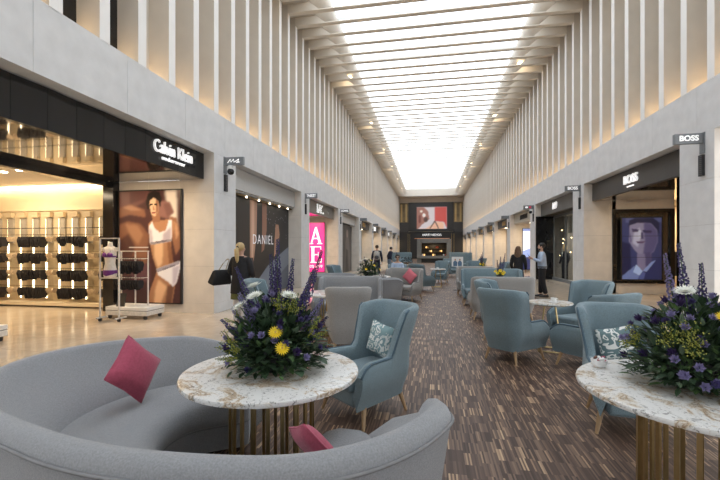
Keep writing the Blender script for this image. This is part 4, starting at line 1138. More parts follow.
copy_tree(tab, None, (-1.72, 6.92, 0), R(70), 'round marble table between the grey wing armchair and the buttoned loveseat')
copy_tree(tab, None, (-1.72, 11.35, 0), R(20), 'round marble table inside the further curved sofa')
def small_table(loc, label, r=0.32):
    t = thing('side_table', label, 'table', (loc[0], loc[1], 0))
    MB().lathe([(r - 0.01, 0.722), (r, 0.732), (r - 0.006, 0.75), (r - 0.02, 0.752)], n=36).build('table_top', MARBLE, t, smooth=True)
    MB().lathe([(r * 0.75, 0.705), (r * 0.75, 0.722)], n=24).build('top_plate', GOLDD, t)
    for x, y in ring_pts(1.0, 4, 0.5):
        MB().tube([(x * 0.10, y * 0.10, 0.71), (x * 0.22, y * 0.22, 0.02)], 0.012, 6).build('leg', GOLD, t)
    p4 = ring_pts(0.22, 4, 0.5)
    for i in range(4): MB().tube([(*p4[i], 0.02), (*p4[(i + 1) % 4], 0.02)], 0.012, 6).build('base_bar', GOLD, t)
    return t
st = small_table((1.80, 6.30), 'small round marble table with brass legs among the four blue armchairs')

# ---- seats, left of the aisle
def tod(a, b): return (b[0] - a[0], b[1] - a[1])
c = (-0.60, 3.66); seat('blue', c, (-0.85, -1.0), 'blue wing armchair with a leaf print pillow at the curved sofa table')
pillow('pillow', 'pale blue leaf print pillow in the armchair at the curved sofa', LEAFC, (-0.490, 3.790, 0.665), (R(-9), R(10), R(-40.4)), 0.30, 0.10)
seat('grey', (-1.24, 5.78), (-0.25, 1.0), 'grey wing armchair with its back turned, before the buttoned loveseat')
seat('blue', (-2.82, 6.55), (1.0, 0.15), 'blue wing armchair behind the purple flowers at the second marble table')
seat('grey_tuft', (-1.70, 8.02), (0.05, -1), 'grey loveseat with five buttons in its back')
seat('grey_love', (-0.92, 12.05), (-0.55, -1), 'grey loveseat with a coral pillow beside the further curved sofa')
pillow('pillow', 'coral pink pillow on the loveseat by the further curved sofa', PINKL, (-0.62, 12.05, 0.72), (R(-9), R(38), R(-28.8)), 0.36, 0.10)
seat('blue', (-0.30, 14.75), (0.8, 0.75), 'blue wing armchair with its back to the coral pillow loveseat')
copy_tree(st, None, (0.32, 16.1, 0), 0.2, 'small marble table with a cup between two blue armchairs in mid aisle')
seat('blue', (0.50, 18.2), (-0.35, -1), 'blue wing armchair facing the small table with a cup')
seat('blue', (-1.15, 13.9), (0.1, -1), 'blue wing armchair in which the man in a pale shirt sits')
seat('blue_booth', (-2.25, 30.0), (0.1, -1), 'tall blue booth seat before the end shops, left of the kiosk')
seat('blue', (-3.0, 12.9), (1, -0.2), 'blue wing armchair behind the yellow and white flowers')
# ---- seats, right of the aisle
seat('blue', (1.72, 3.80), (-0.12, -1), 'blue wing armchair with a scroll print pillow behind the marble table with the bowl')
pillow('pillow', 'dark teal and white scroll print pillow in the armchair behind the bowl', LEAFD, (1.715, 3.965, 0.665), (R(-9), R(-12), R(-6.8)), 0.30, 0.10)
seat('blue', (1.15, 5.78), (0.66, 0.75), 'blue wing armchair with its back turned, nearest the open parquet')
seat('blue', (1.27, 6.98), (1.0, -0.35), 'blue wing armchair half hidden behind the one with its back turned')
seat('blue', (2.10, 5.50), (-0.55, 0.85), 'blue wing armchair with its back to the scroll pillow armchair')
seat('blue', (2.48, 7.0), (-0.92, -0.6), 'blue wing armchair facing the aisle, nearest the stone floor')
seat('grey_love', (1.56, 9.08), (0, 1), 'grey loveseat seen from behind, blue armchairs in front of it')
seat('blue_love', (1.72, 11.25), (0, -1), 'blue loveseat facing the grey one across a flower table')
seat('grey_love', (1.55, 13.6), (0, -1), 'grey loveseat behind the blue loveseat')
seat('blue', (1.9, 18.5), (-0.5, -1), 'blue wing armchair beyond the framed picture, near the shop wall')
seat('blue', (2.9, 17.2), (-1, -0.3), 'blue wing armchair with its side to the flower vase further off')
seat('blue_booth', (2.35, 31.0), (-0.05, -1), 'tall blue booth seat before the end shops, right of the kiosk')
seat('blue', (1.2, 22.5), (0.6, -1), 'blue wing armchair between the framed picture and the kiosk')
seat('blue', (-1.6, 22.0), (0.6, -1), 'blue wing armchair between the seated man and the kiosk')
seat('blue', (2.9, 24.5), (-1, -0.3), 'blue wing armchair far along the right shops')
copy_tree(st, None, (1.75, 10.22, 0), 0.4, 'small marble table with a yellow flower vase between grey and blue loveseats')
copy_tree(st, None, (1.95, 15.3, 0), 0.7, 'small marble table with the further flower vase')
copy_tree(st, None, (-2.05, 24.6, 0), 0.3, 'small marble table with flowers near the bending person')
copy_tree(st, None, (-1.2, 20.6, 0), 0.9, 'small marble table with a dark tray behind the seated man')

# ---- small things on tables
bw = thing('candy_bowl', 'small white bowl of wrapped sweets on the right marble table', 'bowl', (1.13, 2.86, 0.752))
MB().lathe([(0.022, 0), (0.03, 0.004), (0.048, 0.03), (0.052, 0.052), (0.048, 0.052), (0.042, 0.03), (0.02, 0.01)], n=24).build('bowl', WHITE, bw, smooth=True)
random.seed(2)
for q in range(11):
    a, r_ = random.uniform(0, 6.28), random.uniform(0, 0.032)
    o = MB().ell((0, 0, 0), (0.016, 0.009, 0.009), 8, 5).build('wrapped_sweet', random.choice((PINKF, WHITE, M('choc', (0.12, 0.05, 0.03), 0.4))), None, smooth='all')
    tag(o, 'wrapped sweet in the small white bowl', 'sweet', 'sweets in the bowl')
    o.location = (1.13 + r_ * math.cos(a), 2.86 + r_ * math.sin(a), 0.752 + 0.045 + random.uniform(0, 0.022)); o.rotation_euler = (random.random(), random.random(), random.random() * 6)
def cup(loc, label):
    c_ = thing('coffee_cup', label, 'cup', loc)
    MB().lathe([(0.06, 0), (0.075, 0.008), (0.07, 0.01), (0.02, 0.008)], n=18).build('saucer', WHITE, c_, smooth=True)
    MB().lathe([(0.022, 0.01), (0.036, 0.03), (0.042, 0.07), (0.038, 0.07), (0.02, 0.02)], n=18).build('cup', WHITE, c_, smooth=True)
    MB().tube([(0.038, 0, 0.06), (0.06, 0, 0.055), (0.058, 0, 0.035), (0.036, 0, 0.03)], 0.005, 5).build('handle', WHITE, c_)
    return c_
cup((0.30, 16.0, 0.752), 'white cup and saucer on the small table in mid aisle')
cup((1.83, 6.22, 0.752), 'white cup on the small table among the blue armchairs')
def menu(loc, rz, label):
    m_ = thing('menu_card', label, 'menu', loc, rz)
    MB().box(-0.10, 0.10, -0.14, 0.14, 0, 0.004).build('card', WHITE, m_)
    MB().box(-0.07, 0.07, -0.10, 0.10, 0.0042, 0.0048).build('printed_panel', M('pale_print', (0.55, 0.5, 0.5), 0.6), m_)
menu((-2.02, 6.62, 0.752), 0.4, 'white menu card on the table before the buttoned loveseat')
tr = thing('tray', 'dark tray with glasses on the further curved sofa table', 'tray', (-1.38, 11.02, 0.752))
MB().lathe([(0.14, 0), (0.16, 0.012), (0.15, 0.012), (0.13, 0.004)], n=20).build('tray', BLACKM, tr)
for q in range(3):
    g = thing('glass', 'small glass on the dark tray', 'glass', (-1.43 + q * 0.06, 11.0 + 0.03 * (q % 2), 0.758), group='glasses on the dark tray')
    MB().lathe([(0.02, 0), (0.024, 0.09), (0.021, 0.09), (0.018, 0.01)], n=10).build('glass', M('tumbler', (0.5, 0.45, 0.42), 0.2), g, smooth=True)
tr = thing('planter_tray', 'dark planter of black foliage on a table behind the seated man', 'planter', (-1.2, 20.6, 0.752))
MB().box(-0.25, 0.25, -0.12, 0.12, 0, 0.12).build('box', DKOAK, tr)
mb = MB(); random.seed(6)
for q in range(60):
    a = Vector((random.uniform(-0.3, 0.3), random.uniform(-0.15, 0.15), random.uniform(0.1, 0.36))); d = Vector((random.uniform(-1, 1), random.uniform(-1, 1), random.uniform(0, 1))).normalized() * 0.1; e = d.cross(Vector((0.3, 0.7, 0.2))).normalized() * 0.03
    mb.add([a - e, a + d * 0.5 + e * 0.1, a + d, a + e], [(0, 1, 2, 3)])
mb.build('dark_leaves', M('black_leaf', (0.02, 0.025, 0.02), 0.7), tr)['kind'] = 'stuff'
# framed picture on a stand
ez = thing('picture_stand', 'white board with blue figures on a stand behind the grey loveseat', 'sign', (1.02, 15.0, 0))
MB().box(-0.21, 0.21, -0.012, 0.012, 0.90, 1.27).build('board', WHITE, ez)
mb = MB()
for cx in (-0.08, 0.09):
    mb.poly([(cx + a, -0.014, 0.92 + b) for a, b in ((-0.07, 0), (0.07, 0), (0.075, 0.14), (0.03, 0.2), (-0.03, 0.2), (-0.075, 0.14))], 0)
    mb.poly([(cx + 0.03 * math.cos(i), -0.014, 1.16 + 0.04 * math.sin(i)) for i in [k * 0.785 for k in range(8)]], 1)
mb.build('picture', [print_mat(srgb(90, 120, 150), 0), print_mat(srgb(190, 150, 130), 0)], ez)
MB().tube([(0, 0.03, 0), (0, 0.03, 1.1)], 0.015, 6).build('pole', BLACKM, ez)
MB().lathe([(0.16, 0), (0.16, 0.012), (0.02, 0.02)], (0, 0.03, 0), 18).build('foot', BLACKM, ez)
# floor box lid
fb = thing('floor_box', 'flat steel edged access lid set in the parquet', 'floor box', (0.17, 6.85, 0))
mb = MB(); mb.box(-0.18, 0.18, -0.14, 0.14, 0.0, 0.002); mb.build('lid', PARQUET, fb)
mb = MB(); mb.box(-0.19, 0.19, -0.15, -0.14, 0, 0.004); mb.box(-0.19, 0.19, 0.14, 0.15, 0, 0.004); mb.box(-0.19, -0.18, -0.14, 0.14, 0, 0.004); mb.box(0.18, 0.19, -0.14, 0.14, 0, 0.004)
mb.build('rim', M('steel_rim', (0.10, 0.085, 0.075), 0.4, metal=0.4), fb)

# ================================================================== FLOWERS
LEAFM = [M('leaf_deep', (0.034, 0.066, 0.032), 0.55, var=0.35, scale=9), M('leaf_mid', (0.08, 0.145, 0.05), 0.55, var=0.3, scale=9), M('leaf_sage', (0.10, 0.15, 0.09), 0.6, var=0.25, scale=9)]
PET = {'violet': M('petal_violet', (0.060, 0.048, 0.155), 0.6, var=0.3, scale=30), 'lilac': M('petal_lilac', (0.22, 0.195, 0.36), 0.6, var=0.2, scale=30),
       'white': M('petal_white', (0.75, 0.76, 0.70), 0.6, var=0.08), 'yellow': M('petal_yellow', (0.78, 0.58, 0.02), 0.6, var=0.12), 'lime': M('petal_lime', (0.24, 0.25, 0.03), 0.6, var=0.2), 'deep': M('petal_deep', (0.035, 0.018, 0.085), 0.6, var=0.3)}
STEM = M('stem_green', (0.045, 0.085, 0.03), 0.6)
EYE = M('flower_eye', (0.45, 0.30, 0.05), 0.7)

def leaf(mb, base, d, up, L, W, mi=0):
    d = d.normalized(); s = d.cross(up)
    if s.length < 1e-3: s = d.cross(Vector((1, 0, 0)))
    s.normalize(); n = s.cross(d)
    p = [base, base + d * L * 0.35 + s * W * 0.5 + n * L * 0.04, base + d * L * 0.72 + s * W * 0.36, base + d * L - n * L * 0.10, base + d * L * 0.72 - s * W * 0.36, base + d * L * 0.35 - s * W * 0.5 + n * L * 0.04, base + d * L * 0.5 - n * 0.002]
    mb.add(p, [(0, 1, 6), (1, 2, 6), (2, 3, 6), (3, 4, 6), (4, 5, 6), (5, 0, 6)], mi)

def bloom_mesh(name, mat, r, n, layers=2, cup=0.3, eye=True, eye_r=0.3):
    mb = MB()
    for l in range(layers):
        rr = r * (1 - 0.28 * l); ph = l * math.pi / n
        for i in range(n):
            a = 2 * math.pi * i / n + ph; d = Vector((math.cos(a), math.sin(a), 0)); s = Vector((-math.sin(a), math.cos(a), 0)); w = rr * math.pi / n * 1.15
            z = lambda t: cup * rr * t * (1 + 0.9 * l) + 0.004 * l
            q = [d * rr * 0.12 + Vector((0, 0, 0.004 * l)), d * rr * 0.6 + s * w * 0.55 + Vector((0, 0, z(0.6))), d * rr + Vector((0, 0, z(1))), d * rr * 0.6 - s * w * 0.55 + Vector((0, 0, z(0.6)))]
            mb.add(q, [(0, 1, 2, 3)], 0)
    if eye: mb.ell((0, 0, 0.006), (r * eye_r, r * eye_r, r * eye_r * 0.5), 8, 5, 1)
    return mb.mesh(name, [mat, EYE if eye else mat])
BM = {'gerbera_yellow': bloom_mesh('gerbera', PET['yellow'], 0.046, 18, 3, 0.22), 'chrysanthemum_white': bloom_mesh('chrysanthemum', PET['white'], 0.062, 20, 4, 0.30, eye=False),
      'lisianthus_lilac': bloom_mesh('lisianthus', PET['lilac'], 0.027, 6, 3, 0.9, eye=False), 'statice_violet': bloom_mesh('violet_bloom', PET['violet'], 0.026, 7, 3, 0.8, eye=False), 'deep': bloom_mesh('iris_bloom', PET['deep'], 0.03, 5, 2, 1.2, eye=False)}
def spike_mesh(seed, L, mat, fl=0.0105, tip=0.45):
    """delphinium: stem and whorls of small florets, along local z"""
    random.seed(seed); mb = MB()
    mb.tube([(0, 0, 0), (0.004, 0, L * 0.5), (0, 0, L)], [0.005, 0.004, 0.002], 5, 1)
    n = int(L * 210)
    for i in range(n):
        t = 0.30 + 0.70 * i / n; z = t * L; a = i * 2.4 + random.random() * 0.6
        rad = 0.019 * (1 - smooth01((t - tip) / (1 - tip)) * 0.75) * random.uniform(0.55, 1.35); s = fl * (1 - 0.5 * smooth01((t - tip) / (1 - tip))) * random.uniform(0.8, 1.2)
        c = Vector((rad * math.cos(a), rad * math.sin(a), z)); o = Vector((math.cos(a), math.sin(a), 0.25)).normalized(); u = o.cross(Vector((0, 0, 1))).normalized(); v = o.cross(u)
        pts = [c - o * 0.004]
        for k in range(5):
            b = 2 * math.pi * k / 5 + random.random() * 0.3
            pts += [c + (u * math.cos(b) + v * math.sin(b)) * s + o * 0.006]
        mb.add(pts, [(0, 1, 2), (0, 2, 3), (0, 3, 4), (0, 4, 5), (0, 5, 1)], 0)
    return mb.mesh('delphinium_spike', [mat, STEM])
SPK = [spike_mesh(20 + i, L, m) for i, (L, m) in enumerate(((0.62, PET['violet']), (0.52, PET['violet']), (0.56, PET['lilac']), (0.44, PET['deep']), (0.36, PET['lilac']), (0.34, PET['violet'])))]
def spray_mesh(seed):
    random.seed(seed); mb = MB()
    for b in range(7):
        d = Vector((random.uniform(-0.6, 0.6), random.uniform(-0.6, 0.6), 1)).normalized(); L = random.uniform(0.09, 0.17)
        mb.tube([(0, 0, 0), tuple(d * L)], 0.002, 4, 1)
        for k in range(16):
            t = random.uniform(0.35, 1.0); c = d * L * t + Vector((random.uniform(-1, 1), random.uniform(-1, 1), random.uniform(-1, 1))) * 0.018
            mb.ell(c, (0.0042, 0.0042, 0.0042), 4, 3, 0)
    return mb.mesh('goldenrod_spray', [PET['lime'], STEM])
SPRAY = [spray_mesh(70), spray_mesh(71)]
def to_dir(o, d):
    o.rotation_mode = 'QUATERNION'; o.rotation_quaternion = Vector(d).to_track_quat('Z', 'Y')

def arrangement(loc, label, seed, spikes, blooms, r=0.30, h=0.36, leaves=900):
    root = thing('flower_arrangement', label, 'flowers', loc)
    rnd = random.Random(seed)
    MB().lathe([(0.10, 0.001), (0.14, 0.02), (0.15, 0.10), (0.13, 0.12), (0.10, 0.11)], n=18).build('bowl', BLACKM, root, smooth=True)
    mbs = [MB(), MB(), MB()]
    for i in range(leaves):
        a = rnd.uniform(0, 2 * math.pi); e = math.asin(rnd.uniform(0.02, 1.0)); k = rnd.uniform(0.35, 1.0)
        d = Vector((math.cos(a) * math.cos(e), math.sin(a) * math.cos(e), math.sin(e)))
        base = Vector((d.x * r * k, d.y * r * k, 0.03 + d.z * h * k))
        out = (d + Vector((rnd.uniform(-0.7, 0.7), rnd.uniform(-0.7, 0.7), rnd.uniform(-0.5, 0.5)))).normalized()
        kind = rnd.choices((0, 1, 2), (0.5, 0.33, 0.17))[0]
        L = rnd.uniform(0.04, 0.085) * (1.35 if kind == 0 else 1)
        leaf(mbs[kind], base, out, Vector((0, 0, 1)), L, L * rnd.uniform(0.3, 0.6))
    for fr in range(26):          # fern fronds round the foot
        a = rnd.uniform(0, 2 * math.pi); d = Vector((math.cos(a), math.sin(a), rnd.uniform(-0.08, 0.35)))
        L = rnd.uniform(0.12, 0.20); b = Vector((math.cos(a) * r * 0.55, math.sin(a) * r * 0.55, 0.085))
        s = Vector((-math.sin(a), math.cos(a), 0))
        for k in range(9):
            p = b + d.normalized() * L * k / 9 - Vector((0, 0, 0.05 * (k / 9) ** 2))
            for sg in (-1, 1): leaf(mbs[0], p, (s * sg + d * 0.6), Vector((0, 0, 1)), 0.055 * (1 - k / 12), 0.013)
    for k, nm in enumerate(('dark_leaves', 'green_leaves', 'sage_leaves')):
        mbs[k].v = [(a_, b_, max(c_, 0.006 + 0.002 * (q_ % 3))) for q_, (a_, b_, c_) in enumerate(mbs[k].v)]
        o = mbs[k].build(nm, LEAFM[k], root); o['kind'] = 'stuff'
    for i, (x, y, z, lx, ly, k) in enumerate(spikes):
        o = link('delphinium_spike', SPK[k], root); o.location = (x, y, z); to_dir(o, (lx, ly, 1))
    for (kind, a, e, k) in blooms:
        a, e = R(a), R(e); d = Vector((math.cos(a) * math.cos(e), math.sin(a) * math.cos(e), math.sin(e)))
        nm = {'spray': 'goldenrod_spray'}.get(kind) or BM[kind].name.split('.')[0]
        o = link(nm, SPRAY[int(a * 10) % 2] if kind == 'spray' else BM[kind], root)
        o.location = (d.x * r * k, d.y * r * k, 0.03 + d.z * h * k); to_dir(o, d + Vector((0, 0, 0.25)))
        if kind != 'spray':   # stalk
            MB().tube([(0, 0, 0), (0, 0, -0.10)], 0.003, 4).build('stalk', STEM, o)
    return root

def small_blooms(seed, n):
    rnd = random.Random(seed); out = []
    for i in range(n):
        out.append((rnd.choice(('lisianthus_lilac', 'lisianthus_lilac', 'statice_violet', 'deep')), rnd.uniform(0, 360), rnd.uniform(5, 80), rnd.uniform(0.95, 1.12)))
    return out
# camera sits towards -y from the arrangement; azimuth 270 faces it
F1 = arrangement((T1[0] + 0.03, T1[1] + 0.02, 0.752), 'tall mixed bouquet with purple spikes and yellow gerberas on the curved sofa table', 101,
    [(0.0, 0.0, 0.25, -0.02, 0.05, 0), (0.05, 0.02, 0.22, 0.10, 0.0, 1), (-0.03, 0.05, 0.25, -0.10, 0.05, 1), (0.08, -0.02, 0.18, 0.38, -0.05, 1), (0.12, 0.03, 0.16, 0.60, 0.0, 4), (-0.10, 0.0, 0.20, -0.42, 0.0, 1), (0.10, 0.05, 0.20, 0.30, 0.1, 0), (-0.08, -0.04, 0.12, -0.75, -0.1, 4), (-0.06, -0.06, 0.18, -0.50, -0.2, 4), (-0.10, -0.08, 0.10, -0.9, -0.3, 5), (-0.08, -0.02, 0.2, -0.62, 0.0, 4), (0.02, -0.05, 0.24, 0.02, -0.06, 3), (0.14, 0.0, 0.10, 0.80, -0.1, 5)],
    [('gerbera_yellow', 290, 34, 1.12), ('gerbera_yellow', 297, 22, 1.14), ('chrysanthemum_white', 240, 62, 1.22), ('chrysanthemum_white', 215, 50, 1.2), ('chrysanthemum_white', 320, 66, 1.18), ('chrysanthemum_white', 200, 68, 1.3),
     ('spray', 215, 20, 0.9), ('spray', 235, 15, 0.85), ('spray', 300, 60, 0.95), ('spray', 320, 55, 0.95), ('spray', 190, 38, 0.95), ('spray', 340, 30, 0.95), ('spray', 205, 10, 0.85)] + small_blooms(5, 70), r=0.31, h=0.43, leaves=1700)
F2 = arrangement((TR[0] + 0.02, TR[1] + 0.06, 0.752), 'dark full bouquet with a white chrysanthemum and purple spikes beside the bowl', 202,
    [(-0.02, 0.0, 0.22, -0.10, 0.05, 0), (-0.06, 0.04, 0.22, -0.16, 0.0, 2), (0.04, 0.0, 0.20, 0.02, 0.1, 1), (0.12, -0.02, 0.22, 0.26, -0.1, 0), (0.16, 0.02, 0.18, 0.45, 0.1, 2), (0.06, -0.06, 0.2, 0.18, -0.25, 1), (0.14, -0.06, 0.16, 0.32, -0.3, 3)],
    [('chrysanthemum_white', 225, 62, 1.30), ('gerbera_yellow', 262, 48, 1.2), ('gerbera_yellow', 275, 46, 1.2), ('spray', 215, 32, 0.95), ('spray', 235, 28, 0.95), ('spray', 180, 25, 0.95), ('spray', 228, 36, 0.9),
     ('lisianthus_lilac', 230, 40, 1.15), ('lisianthus_lilac', 225, 20, 1.12), ('lisianthus_lilac', 232, 12, 1.1), ('lisianthus_lilac', 215, 48, 1.15)] + small_blooms(9, 70), r=0.34, h=0.46, leaves=1900)
F3 = arrangement((-1.82, 11.45, 0.752), 'round bouquet with yellow and white flowers on the further curved sofa table', 303,
    [(-0.05, 0, 0.15, -0.2, 0, 3), (0.1, 0, 0.15, 0.3, 0, 3)],
    [('gerbera_yellow', 268, 22, 1.1), ('gerbera_yellow', 310, 35, 1.1), ('gerbera_yellow', 300, 60, 1.1), ('chrysanthemum_white', 225, 55, 1.15), ('chrysanthemum_white', 240, 70, 1.1), ('gerbera_yellow', 340, 20, 1.1)] + small_blooms(15, 14), r=0.36, h=0.46, leaves=800)

def vase_flowers(loc, label, s=1.0):
    root = thing('flower_vase', label, 'flowers', loc, scale=s)
    MB().lathe([(0.06, 0), (0.08, 0.02), (0.085, 0.12), (0.07, 0.14)], n=14).build('vase', BLACKM, root, smooth=True)
    mb = MB(); rnd = random.Random(44)
    for i in range(170):
        a = rnd.uniform(0, 6.28); e = rnd.uniform(0.1, 1.5); d = Vector((math.cos(a) * math.cos(e), math.sin(a) * math.cos(e), math.sin(e)))
        leaf(mb, Vector((0, 0, 0.12)) + d * rnd.uniform(0.02, 0.11), d, Vector((0, 0, 1)), rnd.uniform(0.05, 0.09), 0.035)
    mb.build('leaves', LEAFM[1], root)['kind'] = 'stuff'
    for x, y, z in ((-0.07, -0.08, 0.2), (0.05, -0.1, 0.19), (0.0, -0.06, 0.26), (0.1, 0, 0.22), (-0.1, 0.02, 0.24)):
        o = link('gerbera', BM['gerbera_yellow'], root); o.location = (x, y, z); to_dir(o, (x, y - 0.1, 0.1)); o.scale = (1.15,) * 3
    for x, k in ((-0.06, 3), (0.02, 1), (0.10, 0)):
        o = link('delphinium_spike', SPK[k], root); o.location = (x * 0.4, 0.02, 0.12); to_dir(o, (x * 1.6, 0.02, 1)); o.scale = (1, 1, 0.95)
    return root
v1 = vase_flowers((1.74, 10.22, 0.752), 'vase of yellow gerberas with dark spikes between grey and blue loveseats')
copy_tree(v1, None, (1.95, 15.3, 0.752), 1.0, 'vase of yellow flowers beyond the blue loveseat')
copy_tree(v1, None, (-2.05, 24.6, 0.752), 2.0, 'vase of yellow flowers beside the bending person')

# ================================================================== LINGERIE STANDS
WF = M('white_metal_frame', (0.72, 0.70, 0.66), 0.4)
PLASTIC = M('mannequin_white', (0.78, 0.74, 0.68), 0.4)
PURPLE = M('purple_satin', (0.13, 0.02, 0.20), 0.45, var=0.15)
fr = thing('mannequin_stand', 'white upright frame on wheels holding a bust in a purple bra', 'display stand', (-6.78, 7.18, 0))
for sx in (-0.235, 0.235):
    MB().box(sx - 0.014, sx + 0.014, -0.014, 0.014, 0.06, 1.80).build('upright', WF, fr)
    MB().lathe([(0.02, 0), (0.035, 0.01), (0.035, 0.06)], (sx, 0, 0), 10).build('wheel', BLACKM, fr)
    MB().box(sx - 0.014, sx + 0.014, -0.10, 0.20, 0.06, 0.09).build('foot_bar', WF, fr)
MB().box(-0.235, 0.235, -0.014, 0.014, 1.775, 1.80).build('top_bar', WF, fr)
MB().box(-0.235, 0.235, -0.014, 0.014, 0.92, 0.945).build('mid_bar', WF, fr)
MB().tube([(0, 0.0, 0.93), (0, 0.0, 0.949)], 0.03, 8).build('pin', WF, fr)
b_ = thing('mannequin_bust', 'headless white mannequin bust wearing purple bra and briefs', 'mannequin', (-6.78, 7.2, 0.95))
sec = [(0.135, 0.09, 0.0), (0.15, 0.10, 0.06), (0.155, 0.105, 0.12), (0.135, 0.09, 0.20), (0.11, 0.08, 0.30), (0.12, 0.085, 0.40), (0.14, 0.095, 0.50), (0.145, 0.085, 0.58), (0.13, 0.07, 0.64), (0.06, 0.05, 0.675), (0.045, 0.045, 0.70), (0.045, 0.045, 0.76)]
MB().ring([[(a * math.cos(t * math.pi / 8), b * math.sin(t * math.pi / 8), z) for t in range(16)] for a, b, z in sec]).build('torso', PLASTIC, b_, smooth='all')
for s in (-1, 1):
    MB().ell((s * 0.06, -0.075, 0.48), (0.062, 0.052, 0.055), 12, 8).build('bra_cup', PURPLE, b_, smooth='all')
    MB().tube([(s * 0.07, -0.09, 0.52), (s * 0.085, -0.05, 0.62), (s * 0.085, 0.0, 0.66), (s * 0.08, 0.07, 0.6)], 0.006, 5).build('bra_strap', PURPLE, b_)
    MB().ell((s * 0.15, 0, 0.60), (0.045, 0.05, 0.05)).build('shoulder_cap', PLASTIC, b_, smooth='all')
MB().ring([[(a * 1.03 * math.cos(t * math.pi / 8), b * 1.05 * math.sin(t * math.pi / 8), z) for t in range(16)] for a, b, z in ((0.13, 0.09, 0.43), (0.137, 0.094, 0.46))]).build('bra_band', PURPLE, b_, smooth=True)
MB().ring([[(a * 1.03 * math.cos(t * math.pi / 8), b * 1.06 * math.sin(t * math.pi / 8), z + (0.04 * abs(math.cos(t * math.pi / 8)) if z < 0.08 else 0)) for t in range(16)] for a, b, z in ((0.143, 0.098, 0.03), (0.155, 0.105, 0.11), (0.148, 0.10, 0.155))]).build('briefs', PURPLE, b_, smooth=True)
rk = thing('lingerie_rack', 'white wheeled rack of black lingerie before the tall poster', 'display stand', (-6.62, 7.78, 0))
MB().box(-0.55, 0.50, -0.30, 0.28, 0.08, 0.18).build('plinth', WF, rk, bevel=0.01)
MB().box(-0.55, 0.50, -0.30, 0.28, 0.19, 0.27).build('plinth_top', WHITE, rk, bevel=0.01)
MB().box(-0.54, 0.49, -0.29, 0.27, 0.175, 0.195).build('shadow_gap', BLACKM, rk)
for x in (-0.48, 0.42):
    for y in (-0.24, 0.22): MB().lathe([(0.03, 0), (0.04, 0.02), (0.04, 0.08)], (x, y, 0), 10).build('wheel', BLACKM, rk)
for x in (-0.42, -0.05, 0.28): MB().box(x - 0.012, x + 0.012, 0.0, 0.024, 0.27, 1.52).build('post', WF, rk)
MB().box(-0.44, 0.32, -0.02, 0.0, 1.50, 1.52).build('rail', WF, rk)
for z in (1.34, 0.91):
    MB().tube([(-0.44, -0.16, z), (0.32, -0.16, z)], 0.009, 8).build('rail', WF, rk)
    for x in (-0.42, -0.05, 0.28): MB().box(x - 0.006, x + 0.006, -0.16, 0.0, z - 0.006, z + 0.006).build('rail_arm', WF, rk)
bg_ = MB().box(-0.10, 0.10, -0.012, 0.012, 0.0, 0.30); bg_.build('price_board', BLACKM, rk, loc=(-0.20, -0.26, 0.27), rot=(R(-14), 0, 0))
for row, z in enumerate((1.34, 0.91)):
    for q in range(11):
        g = link('lingerie', (GARM if row == 0 else GSHORT)[q % 3]); g.location = (-6.62 - 0.39 + q * 0.062, 7.62, z)
        tag(g, 'black lingerie piece on the %s rail of the wheeled rack before the poster' % ('upper' if row == 0 else 'lower'), 'garment', 'black lingerie on the wheeled rack')
# second rack, cut by the frame edge on the left
rk2 = copy_tree(rk, None, (-7.55, 5.05, 0), R(8), 'white wheeled plinth with bare rails, cut off beside the lit display bays')
r3 = thing('round_rail', 'freestanding rail of black garments beside the lit display wall', 'clothes rail', (-10.75, 7.3, 0))
for xx in (-0.5, 0.45): MB().tube([(xx, 0, 0.02), (xx, 0, 1.74)], 0.018, 8).build('upright', GOLDD, r3)
MB().box(-0.55, 0.5, -0.2, 0.2, 0, 0.03).build('foot', BLACKM, r3)
for row, z in enumerate((1.72, 1.2, 0.66)):
    MB().tube([(-0.5, 0, z), (0.45, 0, z)], 0.009, 8).build('rail', GOLDD, r3)
    for q in range(11):
        g = link('lingerie', GLONG[q % 2]); g.location = (-10.75 - 0.44 + q * 0.083, 7.3, z)
        tag(g, 'black garment on the %s bar of the freestanding rail by the lit wall' % ('top', 'middle', 'lowest')[row], 'garment', 'garments on the freestanding rail')

# ================================================================== PEOPLE
def skin_obj(name, verts, edges, mat, parent, root=0, sub=2):
    me = bpy.data.meshes.new(name); me.from_pydata([v[:3] for v in verts], edges, []); me.update()
    me.materials.append(mat)
    o = link(name, me, parent)
    m = o.modifiers.new('skin', 'SKIN'); m.use_smooth_shade = True; m.branch_smoothing = 0.4
    sv = me.skin_vertices[0].data
    for i, v in enumerate(verts):
        r_ = v[3]
        sv[i].radius = r_ if isinstance(r_, (tuple, list)) else (r_, r_)
        sv[i].use_root = (i == root)
    s = o.modifiers.new('sub', 'SUBSURF'); s.levels = sub; s.render_levels = sub
    return o

